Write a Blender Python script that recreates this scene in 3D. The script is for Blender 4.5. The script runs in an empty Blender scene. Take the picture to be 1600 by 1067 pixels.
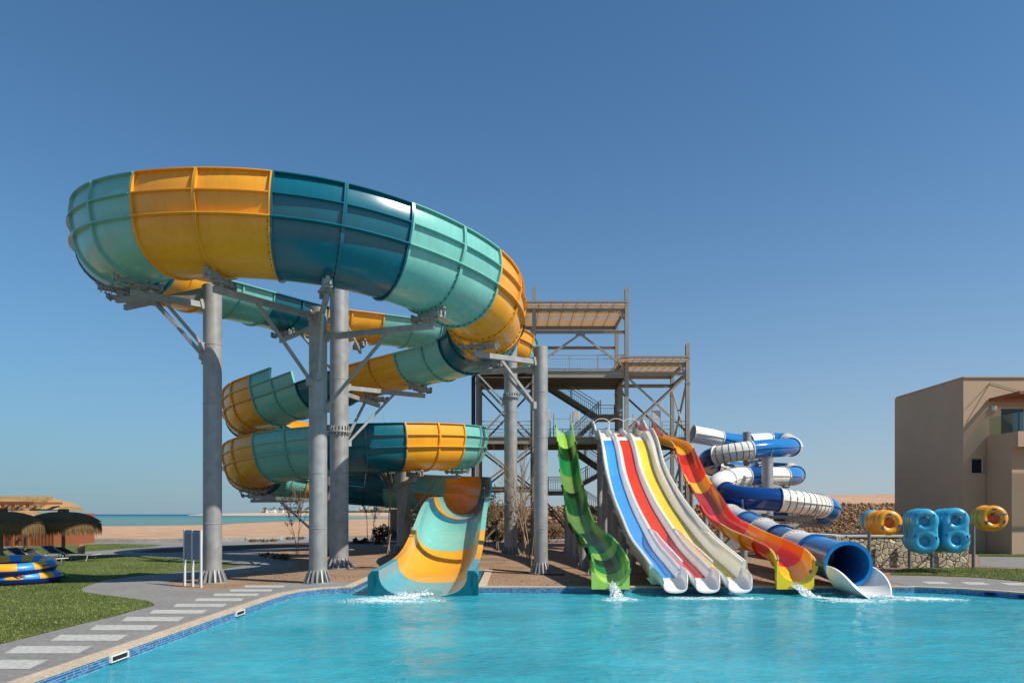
import bpy, math, random
from mathutils import Vector, Matrix, noise
from mathutils.geometry import tessellate_polygon
random.seed(7)
SC = bpy.context.scene
S = 1.35                      # one drawing unit of this script is 1.35 m; finish() scales everything
F, HX, HY, HC = 1100.0, 800.0, 803.0, 1.85
R = math.radians
# ---------------- camera, sky, sun, exposure ----------------
cam = bpy.data.cameras.new('camera'); camo = bpy.data.objects.new('camera', cam); SC.collection.objects.link(camo)
camo.location = (0, 0, HC*S); camo.rotation_euler = (R(90), 0, 0)
cam.sensor_width = 36; cam.lens = F/1600*36; cam.shift_y = (HY-533.5)/1600
cam.clip_start = .1; cam.clip_end = 20000
SC.camera = camo
SUNV = Vector((1, -.45, 1.14)).normalized()
w = bpy.data.worlds.new('World'); SC.world = w; w.use_nodes = True
nt = w.node_tree; bg = nt.nodes['Background']; sky = nt.nodes.new('ShaderNodeTexSky')
sky.sky_type = 'NISHITA'; sky.sun_disc = False
sky.sun_elevation = math.asin(SUNV.z); sky.sun_rotation = math.atan2(SUNV.x, SUNV.y)
sky.altitude = 0; sky.air_density = 1.0; sky.dust_density = 0; sky.ozone_density = 2.6
tint = nt.nodes.new('ShaderNodeMix'); tint.data_type = 'RGBA'; tint.blend_type = 'MULTIPLY'; tint.inputs[0].default_value = 1; tint.inputs[7].default_value = (.62, .96, 1.10, 1)
nt.links.new(sky.outputs[0], tint.inputs[6]); 
def _n(t, **k):
    n = nt.nodes.new(t)
    for a, v in k.items(): setattr(n, a, v)
    return n
bw = _n('ShaderNodeRGBToBW'); sq = _n('ShaderNodeMath', operation='POWER'); sq.inputs[1].default_value = 2; ma = _n('ShaderNodeMath', operation='MULTIPLY_ADD'); ma.inputs[1].default_value = .006; ma.inputs[2].default_value = 1
dv = _n('ShaderNodeMath', operation='DIVIDE'); dv.inputs[0].default_value = 1; sc_ = _n('ShaderNodeVectorMath', operation='SCALE')
nt.links.new(tint.outputs[2], bw.inputs[0]); nt.links.new(bw.outputs[0], sq.inputs[0]); nt.links.new(sq.outputs[0], ma.inputs[0]); nt.links.new(ma.outputs[0], dv.inputs[1])
nt.links.new(tint.outputs[2], sc_.inputs[0]); nt.links.new(dv.outputs[0], sc_.inputs[3]); 
tc0 = _n('ShaderNodeTexCoord'); sx0 = _n('ShaderNodeSeparateXYZ'); nt.links.new(tc0.outputs['Generated'], sx0.inputs[0])
az = _n('ShaderNodeMapRange'); az.inputs[1].default_value = -.6; az.inputs[2].default_value = .45; nt.links.new(sx0.outputs[0], az.inputs[0])
hz = _n('ShaderNodeMix', data_type='RGBA'); hz.inputs[6].default_value = (1.75, 2.8, 3.9, 1); hz.inputs[7].default_value = (3.75, 4.05, 4.75, 1); nt.links.new(az.outputs[0], hz.inputs[0])
om = _n('ShaderNodeMath', operation='SUBTRACT', use_clamp=True); om.inputs[0].default_value = 1; nt.links.new(sx0.outputs[2], om.inputs[1])
pw_ = _n('ShaderNodeMath', operation='POWER'); pw_.inputs[1].default_value = 5; nt.links.new(om.outputs[0], pw_.inputs[0]); ml = _n('ShaderNodeMath', operation='MULTIPLY'); ml.inputs[1].default_value = .85; nt.links.new(pw_.outputs[0], ml.inputs[0])
fx0 = _n('ShaderNodeMix', data_type='RGBA'); nt.links.new(ml.outputs[0], fx0.inputs[0]); nt.links.new(sc_.outputs[0], fx0.inputs[6]); nt.links.new(hz.outputs[2], fx0.inputs[7]); nt.links.new(fx0.outputs[2], bg.inputs[0]); bg.inputs[1].default_value = .097
sl = bpy.data.lights.new('sun', 'SUN'); sl.energy = 5.0; sl.angle = R(.53); sl.color = (1, .95, .86)
so = bpy.data.objects.new('sun', sl); SC.collection.objects.link(so)
so.rotation_euler = SUNV.to_track_quat('Z', 'Y').to_euler()
SC.view_settings.view_transform = 'Standard'; SC.view_settings.look = 'None'
SC.view_settings.exposure = .22; SC.view_settings.gamma = 1
SC.cycles.max_bounces = 8

# ---------------- helpers ----------------
def P(px, py, D):            # survey point: pixel + distance -> drawing units
    return Vector(((px-HX)/F*D, D, HC+(HY-py)/F*D))
def X(px, D): return (px-HX)/F*D
def Z(py, D): return HC+(HY-py)/F*D
def G(px, py):               # point on the ground plane
    D = HC*F/(py-HY); return ((px-HX)/F*D, D)
def lin(h):
    c = [int(h[i:i+2], 16)/255 for i in (0, 2, 4)]
    return tuple(x/12.92 if x <= .04045 else ((x+.055)/1.055)**2.4 for x in c)+(1,)

class MB:
    def __init__(s): s.v = []; s.f = []; s.m = []
    def add(s, vs, fs, mi=0):
        o = len(s.v); s.v += [tuple(v) for v in vs]
        for f in fs: s.f.append([i+o for i in f]); s.m.append(mi)
    def box(s, c, d, rot=None, mi=0):
        c = Vector(c); vs = []
        for k in range(8):
            p = Vector(((k & 1)-.5, (k >> 1 & 1)-.5, (k >> 2)-.5)); p = Vector((p.x*d[0], p.y*d[1], p.z*d[2]))
            if rot is not None: p = rot @ p
            vs.append(c+p)
        s.add(vs, [(0,2,3,1),(4,5,7,6),(0,1,5,4),(2,6,7,3),(0,4,6,2),(1,3,7,5)], mi)
    def beam(s, p, q, w=.1, h=.1, mi=0, up=(0,0,1)):
        p = Vector(p); q = Vector(q); t = q-p; L = t.length
        if L < 1e-6: return
        t.normalize(); u = Vector(up)
        if abs(t.dot(u)) > .99: u = Vector((0,1,0))
        a = t.cross(u).normalized(); b = a.cross(t)
        M = Matrix((a, b, t)).transposed()
        s.box((p+q)/2, (w, h, L), M, mi)
    def ibeam(s, p, q, w=.12, h=.2, t=.02, mi=0):
        p = Vector(p); q = Vector(q); d = (q-p).normalized(); a = d.cross(Vector((0,0,1)))
        if a.length < 1e-4: a = Vector((1,0,0))
        a.normalize(); b = a.cross(d)
        for k in (-1, 1): s.beam(p+b*k*(h-t)/2, q+b*k*(h-t)/2, w, t, mi)
        s.beam(p, q, t, h-2*t-.002, mi)
    def tube(s, pts, r, n=8, mi=0, caps=True):
        pts = [Vector(p) for p in pts]; rr = r if isinstance(r, (list, tuple)) else [r]*len(pts)
        vs = []; pa = None
        for i, p in enumerate(pts):
            t = (pts[min(i+1, len(pts)-1)]-pts[max(i-1, 0)]).normalized()
            if pa is None: a = t.orthogonal().normalized()
            else: a = (pa-t*pa.dot(t)).normalized()
            pa = a; b = t.cross(a)
            for k in range(n):
                g = 2*math.pi*k/n; vs.append(p+(a*math.cos(g)+b*math.sin(g))*rr[i])
        fs = [(i*n+k, i*n+(k+1) % n, (i+1)*n+(k+1) % n, (i+1)*n+k) for i in range(len(pts)-1) for k in range(n)]
        if caps: fs += [tuple(range(n-1, -1, -1)), tuple((len(pts)-1)*n+k for k in range(n))]
        s.add(vs, fs, mi)
    def cyl(s, c, r, h, n=24, mi=0, r2=None):   # vertical, c = base centre
        c = Vector(c); s.tube([c, c+Vector((0,0,h))], [r, r if r2 is None else r2], n, mi)
    def lathe(s, c, prof, n=24, mi=0, sx=1, sy=1):
        c = Vector(c); vs = [c+Vector((r*sx*math.cos(2*math.pi*k/n), r*sy*math.sin(2*math.pi*k/n), z)) for r, z in prof for k in range(n)]
        fs = [(i*n+k, i*n+(k+1) % n, (i+1)*n+(k+1) % n, (i+1)*n+k) for i in range(len(prof)-1) for k in range(n)]
        s.add(vs, fs, mi)
    def sweep(s, fr, prof, mi=0, caps=True, closed=True):   # fr: list of (pos, side, up); prof(i) -> [(u,v)]
        vs = []; n = 0
        for i, (p, a, u) in enumerate(fr):
            pr = prof(i) if callable(prof) else prof; n = len(pr)
            vs += [p+a*x+u*y for x, y in pr]
        m = n if closed else n-1
        fs = [(i*n+k, (i+1)*n+k, (i+1)*n+(k+1) % n, i*n+(k+1) % n) for i in range(len(fr)-1) for k in range(m)]
        s.add(vs, fs, mi)
        if caps and closed:
            for i, rev in ((0, False), (len(fr)-1, True)):
                pts = vs[i*n:(i+1)*n]; pr = prof(i) if callable(prof) else prof
                tr = tessellate_polygon([[Vector((x, y, 0)) for x, y in pr]])
                s.add(pts, [t[::-1] if rev else t for t in tr], mi)
    def poly(s, pts2, z0, z1=None, mi=0, holes=()):          # flat sheet, or a prism between z0 and z1
        loops = [[Vector((p[0], p[1], 0)) for p in l] for l in [pts2]+list(holes)]
        fl = [v for l in loops for v in l]; tr = tessellate_polygon(loops)
        def fix(t, upn):
            a, b, c = (fl[i] for i in t); n = (b-a).cross(c-a).z
            return t if (n > 0) == upn else t[::-1]
        zt = z1 if z1 is not None else z0
        s.add([(v.x, v.y, zt) for v in fl], [fix(t, True) for t in tr], mi)
        if z1 is not None:
            s.add([(v.x, v.y, z0) for v in fl], [fix(t, False) for t in tr], mi)
            for l in loops:
                n = len(l); area = sum(l[i].x*l[(i+1) % n].y-l[(i+1) % n].x*l[i].y for i in range(n))
                vs = [(v.x, v.y, z0) for v in l]+[(v.x, v.y, z1) for v in l]
                s.add(vs, [((i, (i+1) % n, n+(i+1) % n, n+i) if area > 0 else (n+i, n+(i+1) % n, (i+1) % n, i)) for i in range(n)], mi)
    def build(s, name, mats, parent=None, smooth=35, bevel=0, org=None):
        me = bpy.data.meshes.new(name)
        if org is None: org = wloc(parent) if parent is not None else (sum((Vector(v) for v in s.v[::max(1, len(s.v)//200)]), Vector())/len(s.v[::max(1, len(s.v)//200)]) if s.v else Vector())
        org = Vector(org)
        me.from_pydata([tuple(Vector(v)-org) for v in s.v], [], s.f)
        if not isinstance(mats, (list, tuple)): mats = [mats]
        for m in mats: me.materials.append(m)
        me.polygons.foreach_set('material_index', s.m)
        if smooth:
            me.polygons.foreach_set('use_smooth', [True]*len(me.polygons)); me.update()
            me.set_sharp_from_angle(angle=R(smooth))
        me.update()
        o = bpy.data.objects.new(name, me); SC.collection.objects.link(o)
        if parent is None: o.location = org
        else: o.parent = parent; o.location = org-wloc(parent)
        if bevel:
            b = o.modifiers.new('bevel', 'BEVEL'); b.width = bevel*S; b.segments = 1; b.limit_method = 'ANGLE'; b.angle_limit = R(40)
        return o
def wloc(o):
    v = Vector(o.location)
    while o.parent is not None: o = o.parent; v += Vector(o.location)
    return v
def tag(o, label=None, cat=None, group=None, kind=None):
    if label: o['label'] = label
    if cat: o['category'] = cat
    if group: o['group'] = group
    if kind: o['kind'] = kind
    return o
def thing(name, label, cat, loc=(0,0,0), group=None):
    o = bpy.data.objects.new(name, None); SC.collection.objects.link(o); o.location = loc; o.empty_display_size = .2
    return tag(o, label, cat, group)
def copy_tree(o, parent=None):
    c = o.copy(); SC.collection.objects.link(c); c.parent = parent
    for ch in list(KIDS(o)): copy_tree(ch, c)
    return c
def KIDS(o): return [x for x in SC.collection.objects if x.parent is o]
def finish():
    done = set()
    for o in SC.collection.objects:
        if o.type not in ('MESH', 'EMPTY'): continue
        o.location = Vector(o.location)*S
        if o.type == 'MESH' and o.data.name not in done:
            done.add(o.data.name); o.data.transform(Matrix.Scale(S, 4))

def crom(pts, n=12):          # Catmull-Rom through points (any dimension)
    out = []; m = len(pts)
    for i in range(m-1):
        p = [pts[max(i-1, 0)], pts[i], pts[i+1], pts[min(i+2, m-1)]]
        for k in range(n):
            t = k/n
            out.append([.5*((2*b)+(-a+c)*t+(2*a-5*b+4*c-d)*t*t+(-a+3*b-3*c+d)*t**3) for a, b, c, d in zip(*p)])
    out.append(list(pts[-1])); return out
class Path:                   # rows: x, y, z, extra...
    def __init__(s, rows):
        s.r = rows; s.s = [0]
        for a, b in zip(rows, rows[1:]): s.s.append(s.s[-1]+math.dist(a[:3], b[:3]))
        s.L = s.s[-1]
    def at(s, d):
        d = max(0, min(s.L, d)); lo, hi = 0, len(s.s)-1
        while hi-lo > 1:
            m = (lo+hi)//2
            if s.s[m] <= d: lo = m
            else: hi = m
        t = (d-s.s[lo])/max(1e-9, s.s[hi]-s.s[lo])
        return [a+(b-a)*t for a, b in zip(s.r[lo], s.r[hi])]
    def near(s, x, y, lo=0, hi=1e9):
        return min((math.hypot(r[0]-x, r[1]-y), d) for r, d in zip(s.r, s.s) if lo <= d <= hi)[1]
    def fr(s, d, bank=0, e=.12):
        p = Vector(s.at(d)[:3]); t = (Vector(s.at(d+e)[:3])-Vector(s.at(d-e)[:3])).normalized()
        a = t.cross(Vector((0,0,1))).normalized(); u = a.cross(t)
        if bank: c, sn = math.cos(bank), math.sin(bank); a, u = a*c+u*sn, u*c-a*sn
        return (p, a, u)
    def frames(s, d0, d1, n, bank=0): return [s.fr(d0+(d1-d0)*i/n, bank(d0+(d1-d0)*i/n) if callable(bank) else bank) for i in range(n+1)]

# ---------------- materials ----------------
def mat(name, col, rough=.5, metal=0, coat=0, var=.08, vs=1.5, bump=0, bs=20, col2=None, spec=.5, stretch=(1,1,1), detail=4, fac=None, streak=0):
    m = bpy.data.materials.new(name); m.use_nodes = True; n = m.node_tree.nodes; l = m.node_tree.links
    b = n['Principled BSDF']; b.inputs['Roughness'].default_value = rough; b.inputs['Metallic'].default_value = metal
    b.inputs['Coat Weight'].default_value = coat; b.inputs['Coat Roughness'].default_value = .08; b.inputs['Specular IOR Level'].default_value = spec
    c = lin(col) if isinstance(col, str) else col
    g = n.new('ShaderNodeNewGeometry'); mp = n.new('ShaderNodeMapping'); mp.inputs['Scale'].default_value = stretch
    l.new(g.outputs['Position'], mp.inputs[0])
    t = n.new('ShaderNodeTexNoise'); t.inputs['Scale'].default_value = vs; t.inputs['Detail'].default_value = detail; t.inputs['Roughness'].default_value = .6
    l.new(mp.outputs[0], t.inputs[0])
    r = n.new('ShaderNodeValToRGB'); r.color_ramp.elements[0].position = .3; r.color_ramp.elements[1].position = .7
    c2 = (lin(col2) if isinstance(col2, str) else col2) if col2 else tuple(min(1, x*(1+var)) for x in c[:3])+(1,)
    c1 = c if col2 else tuple(x*(1-var) for x in c[:3])+(1,)
    r.color_ramp.elements[0].color = c1; r.color_ramp.elements[1].color = c2
    l.new(t.outputs[0], r.inputs[0]); l.new(r.outputs[0], b.inputs['Base Color'])
    if rough < .6:
        mr = n.new('ShaderNodeMapRange'); mr.inputs[3].default_value = rough*.8; mr.inputs[4].default_value = rough*1.3
        l.new(t.outputs[0], mr.inputs[0]); l.new(mr.outputs[0], b.inputs['Roughness'])
    if streak:
        m3 = n.new('ShaderNodeMapping'); m3.inputs['Scale'].default_value = (3.2, 3.2, .22); l.new(g.outputs['Position'], m3.inputs[0]); t3 = n.new('ShaderNodeTexNoise'); t3.inputs['Scale'].default_value = 2.2; t3.inputs['Detail'].default_value = 6; l.new(m3.outputs[0], t3.inputs[0])
        r3 = n.new('ShaderNodeValToRGB'); r3.color_ramp.elements[0].position = .35; r3.color_ramp.elements[0].color = (1-streak*2.2, 1-streak*2.4, 1-streak*2.8, 1); r3.color_ramp.elements[1].position = .62; r3.color_ramp.elements[1].color = (1,1,1,1); l.new(t3.outputs[0], r3.inputs[0])
        x3 = n.new('ShaderNodeMix'); x3.data_type = 'RGBA'; x3.blend_type = 'MULTIPLY'; x3.inputs[0].default_value = 1; l.new(r.outputs[0], x3.inputs[6]); l.new(r3.outputs[0], x3.inputs[7]); l.new(x3.outputs[2], b.inputs['Base Color'])
    if bump:
        t2 = n.new('ShaderNodeTexNoise'); t2.inputs['Scale'].default_value = bs; t2.inputs['Detail'].default_value = 5
        l.new(mp.outputs[0], t2.inputs[0]); bp = n.new('ShaderNodeBump'); bp.inputs['Strength'].default_value = bump; bp.inputs['Distance'].default_value = .05
        l.new(t2.outputs[0], bp.inputs['Height']); l.new(bp.outputs[0], b.inputs['Normal'])
    m['b'] = 1
    return m
def gloss(name, col, rough=.25, var=.06):
    return mat(name, col, rough, coat=.15, streak=.035, var=var, vs=1.1, bump=.02, bs=1.5, stretch=(1,1,.6))
M = {}
M['yellow'] = gloss('amber_fibreglass', 'EFA62B'); M['dteal'] = gloss('deep_teal_fibreglass', '0C6577'); M['lteal'] = gloss('pale_teal_fibreglass', '78BDB2')
M['white'] = gloss('white_fibreglass', 'E6E4DF'); M['bolt'] = mat('dark_bolt', '33322F', .5, metal=.5)
M['steel'] = mat('galvanised_steel', '908F8D', .5, metal=.3, streak=.04, var=.1, vs=2.6, detail=9, col2='A9A8A5', bump=.03, bs=12)
M['steeld'] = mat('dull_steel', '7E8183', .5, metal=.5, var=.15, vs=6)
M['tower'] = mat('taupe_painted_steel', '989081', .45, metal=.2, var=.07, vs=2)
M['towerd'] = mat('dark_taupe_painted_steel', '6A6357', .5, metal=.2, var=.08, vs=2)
# ---------------- big raft slide ----------------
RW = 1.08                                  # half width of the open channel
C1 = (-6.08, 21.8, 5.25); C2 = (-7.35, 34.0, 4.94)
def circ(C, ph, dr=0): return (C[0]+(C[2]+dr)*math.sin(R(ph)), C[1]-(C[2]+dr)*math.cos(R(ph)))
def lerp_tab(tab, x):
    tab = sorted(tab)
    if x <= tab[0][0]: return tab[0][1]
    for (a, va), (b, vb) in zip(tab, tab[1:]):
        if x <= b: return va+(vb-va)*(x-a)/(b-a)
    return tab[-1][1]
# columns: x, y, z(flange), depth factor, flatness
rows = crom([(0,39.2,10.32,.95), (.1,37.2,10.31,.95), (-.25,35.2,10.3,.95), (-1.4,33.4,10.27,.95), (-3.2,32.0,10.22,.95), (-5.2,30.6,10.15,.95), (-8.2,28.6,10.0,.95)], 10)
zt1 = [(-125,9.85),(-90,9.45),(-72,9.2),(-60,9.02),(-39,8.76),(-24,8.58),(-9.4,8.47),(5.5,8.4),(20.4,8.32),(35,8.2),(50,8.07),(65,7.98),(77,7.9),(90,7.76)]
rows += [list(circ(C1, p))+[lerp_tab(zt1, p), .95] for p in range(-122, 90, 3)]
rows += crom([(-.83,21.8,7.76,.95), (-1.0,23.3,7.7,.95), (-1.95,24.7,7.64,.95), (-3.4,25.7,7.52,.95), (-5.5,27.0,7.32,.95), (-7.6,28.35,7.0,.95)], 8)
zt2 = [(-30,6.6),(-68,6.35),(-90,6.22),(-268,5.05),(-348,4.48),(-428,3.92),(-540,3.25),(-630,2.65)]
rows += [list(circ(C2, p, .25*max(0, (-p-500)/130)))+[lerp_tab(zt2, p), .95] for p in range(-33, -631, -3)]
EX = C2[0]+C2[2]+.25
rows += crom([(EX,33.9,2.68,.95), (EX,31.2,2.6,.95), (EX,28.6,2.5,.9), (EX,26.4,2.1,.85), (EX,24.4,1.46,.8), (EX,22.6,.92,.72), (EX,21,.64,.69), (EX,19,.53,.66), (EX,17.1,.48,.64)], 8)
# smooth the joins a little
for _ in range(3):
    rows = [rows[0]]+[[(a+2*b+c)/4 for a, b, c in zip(rows[i-1], rows[i], rows[i+1])] for i in range(1, len(rows)-1)]+[rows[-1]]
rp = Path(rows)
sA = rp.near(*circ(C1, 5.5), 0, 60); sB = rp.near(*circ(C2, 31.5), 45, 200)
sFar = rp.near(*circ(C2, 180), rp.near(*circ(C2, 31.5), 45, 200)-40, sB)   # unused guide
sUp = rp.near(*circ(C2, -40), sA+10, sA+35)
print('raft L', rp.L, 'sA', sA, 'sB', sB, 'sUp', sUp)
def jointlist():
    js = []; st = 1.372; k0 = -int(sA//st); js = [(k, sA+k*st) for k in range(k0, 1)]
    if js[0][1] > .5: js = [(k0-1, 0)]+js
    else: js[0] = (js[0][0], 0)
    n = round((sB-sA)/1.33/6)*6; js += [(k, sA+(sB-sA)*k/n) for k in range(1, n+1)]
    yD = lambda D: rp.near(EX, D, rp.L-25)
    s4 = yD(31.0); m = round((s4-sB-1.3*4)/1.3/6)*6+4; js += [(n+k, sB+(s4-sB)*k/m) for k in range(1, m+1)]; k = n+m
    js += [(k+1, yD(30.2)), (k+2, yD(29.3)), (k+3, yD(28.4)), (k+4, yD(27.4)), (k+5, yD(25.7)), (k+6, yD(23.9)), (k+7, yD(22)), (k+8, yD(19.9)), (k+9, rp.L)]
    # after the crest: amber, amber, teal, teal, pale, pale, amber, amber, pale outlet
    return js
JL = jointlist()
M['outlet'] = gloss('pool_teal_fibreglass', '5AA7B5')
LD_ = min((abs(s-sUp), i) for i, (k, s) in enumerate(JL) if k % 6 == 2)[1]
sL0, sL1 = JL[LD_][1], JL[LD_+1][1]
raft = thing('raft_slide', 'huge amber and teal spiral raft slide on grey columns', 'water slide', (-2.2, 18, 0))
sEnd = rp.near(EX, 34.4, rp.L-25); sR0 = rp.near(*circ(C1, -118), 0, 40); sR1 = rp.near(-.86, 22.9, sA, sA+15)

def ext_at(s):                              # (side, rows); side +1 = right of travel
    if s < 6.3: return (-1, 1)
    if s < sR0: return (0, 0)
    if s < sR1: return (1, 2)
    if s < sL0: return (0, 0)
    if s < sL1: return (-1, 1)
    if s < sEnd: return (-1, 2)
    return (0, 0)
def chan(w, d, t=.035, lip=.17, p=1.0, n=16):
    a = [math.pi*(i/n-.5) for i in range(n+1)]
    def e(g, w, d):
        sx, cz = math.sin(g), math.cos(g); return (w*math.copysign(abs(sx)**p, sx), -d*abs(cz)**p)
    inn = [e(g, w, d) for g in a]; out = [e(g, w+t, d+t) for g in a[::-1]]
    out = [(u, min(v, -.03)) for u, v in out]
    return [(-w-lip, 0)]+inn+[(w+lip, 0), (w+lip, -.03)]+out+[(-w-lip, -.03)]
def ext_curve(v): return .10*math.sin(math.pi*min(1, v/1.0)*.95)
def rstrip(outline_pts, off): return outline_pts
def raft_section(i, k, s0, s1):
    col = ['dteal', 'dteal', 'lteal', 'lteal', 'yellow', 'yellow'][k % 6]
    if s1 > rp.L-.1: col = 'outlet'
    mb = MB(); g = .003; n = 6; sm = (s0+s1)/2; d = lambda q: rp.at(q)[3]
    fr = rp.frames(s0+g, s1-g, n); dd = [d(s0+(s1-s0)*j/n) for j in range(n+1)]
    pw = lambda q: 1.0-.28*max(0, min(1, (q-(rp.L-12))/8))
    mb.sweep(fr, lambda j: chan(RW, dd[j], p=pw(s0+(s1-s0)*j/n)))
    sd, nr = ext_at(sm)
    ribs = [(s0+g, s0+g+.03), (s1-g-.03, s1-g)]
    for a, b in ribs:                      # joint flanges
        f2 = rp.frames(a, b, 1); q = (a+b)/2; dq = d(q); p = pw(q)
        if q > rp.L-1.2: continue
        aa = [math.pi*(j/16-.5) for j in range(17)]
        ev = lambda gg, w, dp: (w*math.copysign(abs(math.sin(gg))**p, math.sin(gg)), -dp*abs(math.cos(gg))**p)
        i1 = [ev(x, RW+.03, dq+.03) for x in aa]; o1 = [ev(x, RW+.10, dq+.09) for x in aa[::-1]]
        i1 = [(u, min(v, -.032)) for u, v in i1]; o1 = [(u, min(v, -.032)) for u, v in o1]
        mb.sweep(f2, i1+o1)
        if nr:
            H = .49*nr; vv = [H*j/8 for j in range(9)]
            mb.sweep(f2, [(sd*(RW+.035+ext_curve(v)), v+.002) for v in vv]+[(sd*(RW+.105+ext_curve(v)), v+.002) for v in vv[::-1]])
    if nr:
        H = .49*nr; vv = [H*j/8 for j in range(9)]
        mb.sweep(fr, [(sd*(RW+ext_curve(v)), v+.001) for v in vv]+[(sd*(RW+.035+ext_curve(v)), v+.001) for v in vv[::-1]])
        for rw in range(1, nr+1):          # long fins
            v = .49*rw-.03; u = RW+.034+ext_curve(v)
            mb.sweep(rp.frames(s0+.04, s1-.04, n), [(sd*u, v), (sd*(u+.085), v), (sd*(u+.085), v+.024), (sd*u, v+.028)])
    if s1 < sEnd:   # bolts along the joint, underside
        for j in range(19):
            gg = math.pi*(j/18-.5)*.93; f0 = rp.fr(s1-.05)
            p = f0[0]+f0[1]*((RW+.05)*math.sin(gg))+f0[2]*(-(d(s1)+.05)*math.cos(gg))
            nrm = (f0[1]*math.sin(gg)-f0[2]*math.cos(gg)); mb.beam(p-nrm*.02, p+nrm*.012, .022, .022, mi=1)
    # soft seams moulded on the underside
    return mb.build('channel_section', [M[col], M['bolt']], raft, smooth=40)
for i in range(len(JL)-1):
    (k, a), (_, b) = JL[i], JL[i+1]
    if b-a > .2: raft_section(i, k, a, b)
# closed tub wall at the step where the high wall ends / exit panels
ex = MB()
for sgn in (-1, 1):                        # boxed side walls at the water
    s0, s1 = rp.L-2.2, rp.L+.0; f = rp.frames(s0, s1, 6)
    hh = lambda j: .07+.0*j
    ex.sweep(f, lambda j: [(sgn*(RW+.02), -.04), (sgn*(RW+.17), -.04), (sgn*(RW+.17+.10*(j/6)), -.12), (sgn*(RW+.17+.10*(j/6)), -.72-.1*(j/6)), (sgn*(RW+.06), -.72-.1*(j/6))])
f = rp.frames(rp.L+.0, rp.L+.07, 1)
inn = [(RW*math.copysign(abs(math.sin(g))**.72, math.sin(g)), -.64*abs(math.cos(g))**.72) for g in [math.pi*(j/20-.5) for j in range(21)]]
ex.sweep(f, [(-RW-.27, -.12), (-RW-.18, -.01), (-RW, .0)]+inn[1:-1]+[(RW, 0), (RW+.18, -.01), (RW+.27, -.12), (RW+.27, -.9), (-RW-.27, -.9)])
M['exit'] = gloss('bright_teal_fibreglass', '1D93A6')
ex.build('exit_panel', M['exit'], raft)

# ---------------- columns with arms ----------------
def column(px, D, ztop, rad, arms, label, name='slide_column', collars=(), xx=None):
    x = X(px, D) if xx is None else xx; t = thing(name, label, 'column', (x, D, 0), 'round steel columns under the raft slide')
    mb = MB(); zs = [0]; seg = 1.75; n = int(ztop/seg)+1
    prof = []
    for i in range(n+1):
        z = ztop*i/n
        if 0 < i < n: prof += [(rad, z-.012), (rad+.008, z-.006), (rad+.008, z+.006), (rad, z+.012)]
        else: prof += [(rad, z)]
    prof = [(r, z) for r, z in prof]+[(rad*.9, ztop+.015), (0.001, ztop+.02)]
    mb.lathe((x, D, 0), prof, 36); mb.build('pipe', M['steel'], t)
    b = MB(); b.cyl((x, D, .004), rad*1.68, .035, 32)
    for k in range(16):
        a = 2*math.pi*(k+.5)/16; c, s_ = math.cos(a), math.sin(a); nx, ny = -s_*.018, c*.018
        q = [(rad*.99, .04), (rad*1.62, .04), (rad*1.56, .08), (rad*1.1, .36), (rad*.99, .36)]
        vs = [(x+c*r+nx*w_, D+s_*r+ny*w_, z) for w_ in (-1, 1) for r, z in q]
        b.add(vs, [(0,1,2,3,4), (9,8,7,6,5)]+[(j, j+5, (j+1) % 5+5, (j+1) % 5) for j in range(5)])
    b.build('base_flange', M['steel'], t, smooth=0)
    for z in collars:
        c = MB(); c.lathe((x, D, 0), [(rad, z-.03), (rad*1.28, z-.03), (rad*1.28, z-.006), (rad*1.29, z), (rad*1.28, z+.006), (rad*1.28, z+.03), (rad, z+.03)], 36)
        for k in range(20):
            a = 2*math.pi*k/20; c.beam((x+rad*1.12*math.cos(a), D+rad*1.12*math.sin(a), z+.02), (x+rad*1.02*math.cos(a), D+rad*1.02*math.sin(a), z+.2), .02, .06)
            c.cyl((x+rad*1.17*math.cos(a), D+rad*1.17*math.sin(a), z-.1), .025, .07, 6)
        c.build('collar', M['steel'], t)
    for s_, zoff in arms:                  # s_: arc length on the slide
        f = rp.fr(s_); dd = rp.at(s_)[3]; k = f[0]-f[2]*(dd+.16); side = Vector((f[1].x, f[1].y, 0)).normalized()
        tt = Vector((-side.y, side.x, 0)); c = MB()
        for q in (-.07, .07): c.beam(k-side*.58+tt*q, k+side*.58+tt*q, .045, .1)
        for q in (-.5, -.25, .25, .5): c.beam(k+side*q-tt*.12, k+side*q+tt*.12, .03, .2)
        c.beam(k-side*.62+Vector((0,0,.13)), k-side*.5, .1, .06); c.beam(k+side*.62+Vector((0,0,.13)), k+side*.5, .1, .06)
        c.lathe((k.x, k.y, 0), [(.001, k.z-.055), (.19, k.z-.056), (.19, k.z-.085), (.001, k.z-.086)], 20)
        c.lathe((k.x, k.y, 0), [(.07, k.z-.086), (.07, k.z-.17)], 12)
        c.build('cradle', M['steel'], t)
        e = k-Vector((0,0,.24)); dv = Vector((x-e.x, D-e.y, 0)); L = dv.length; dv.normalize()
        a0 = Vector((x, D, e.z+zoff))-dv*(rad-.01); a = MB(); a.beam(e-dv*.18, a0, .11, .155)
        a.beam(a0+Vector((0,0,.02)), a0-dv*.08, .16, .26); a.build('arm', M['steel'], t, smooth=0, bevel=.006)
        if L > 1.3:
            b = MB(); p = e+(a0-e)*.38; q = Vector((x, D, min(a0.z-1.0, ztop-.9)))-dv*(rad-.02)
            q.z = a0.z-min(1.9, .62*L); b.beam(p-Vector((0,0,.07)), q, .07, .075); b.beam(q, q-dv*.12, .16, .22)
            b.build('brace', M['steel'], t, smooth=0)
    return t
def sr(C, ph, lo, hi): return rp.near(*circ(C, ph), lo, hi)
u0, u1 = sA-14, sA+9.5
ring = lambda ph: sr(C1, ph, u0, u1)
low0 = sL1-3
lowU = lambda ph: sr(C2, ph, sL0-1, sL1+12)      # upper turn of the lower spiral
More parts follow.
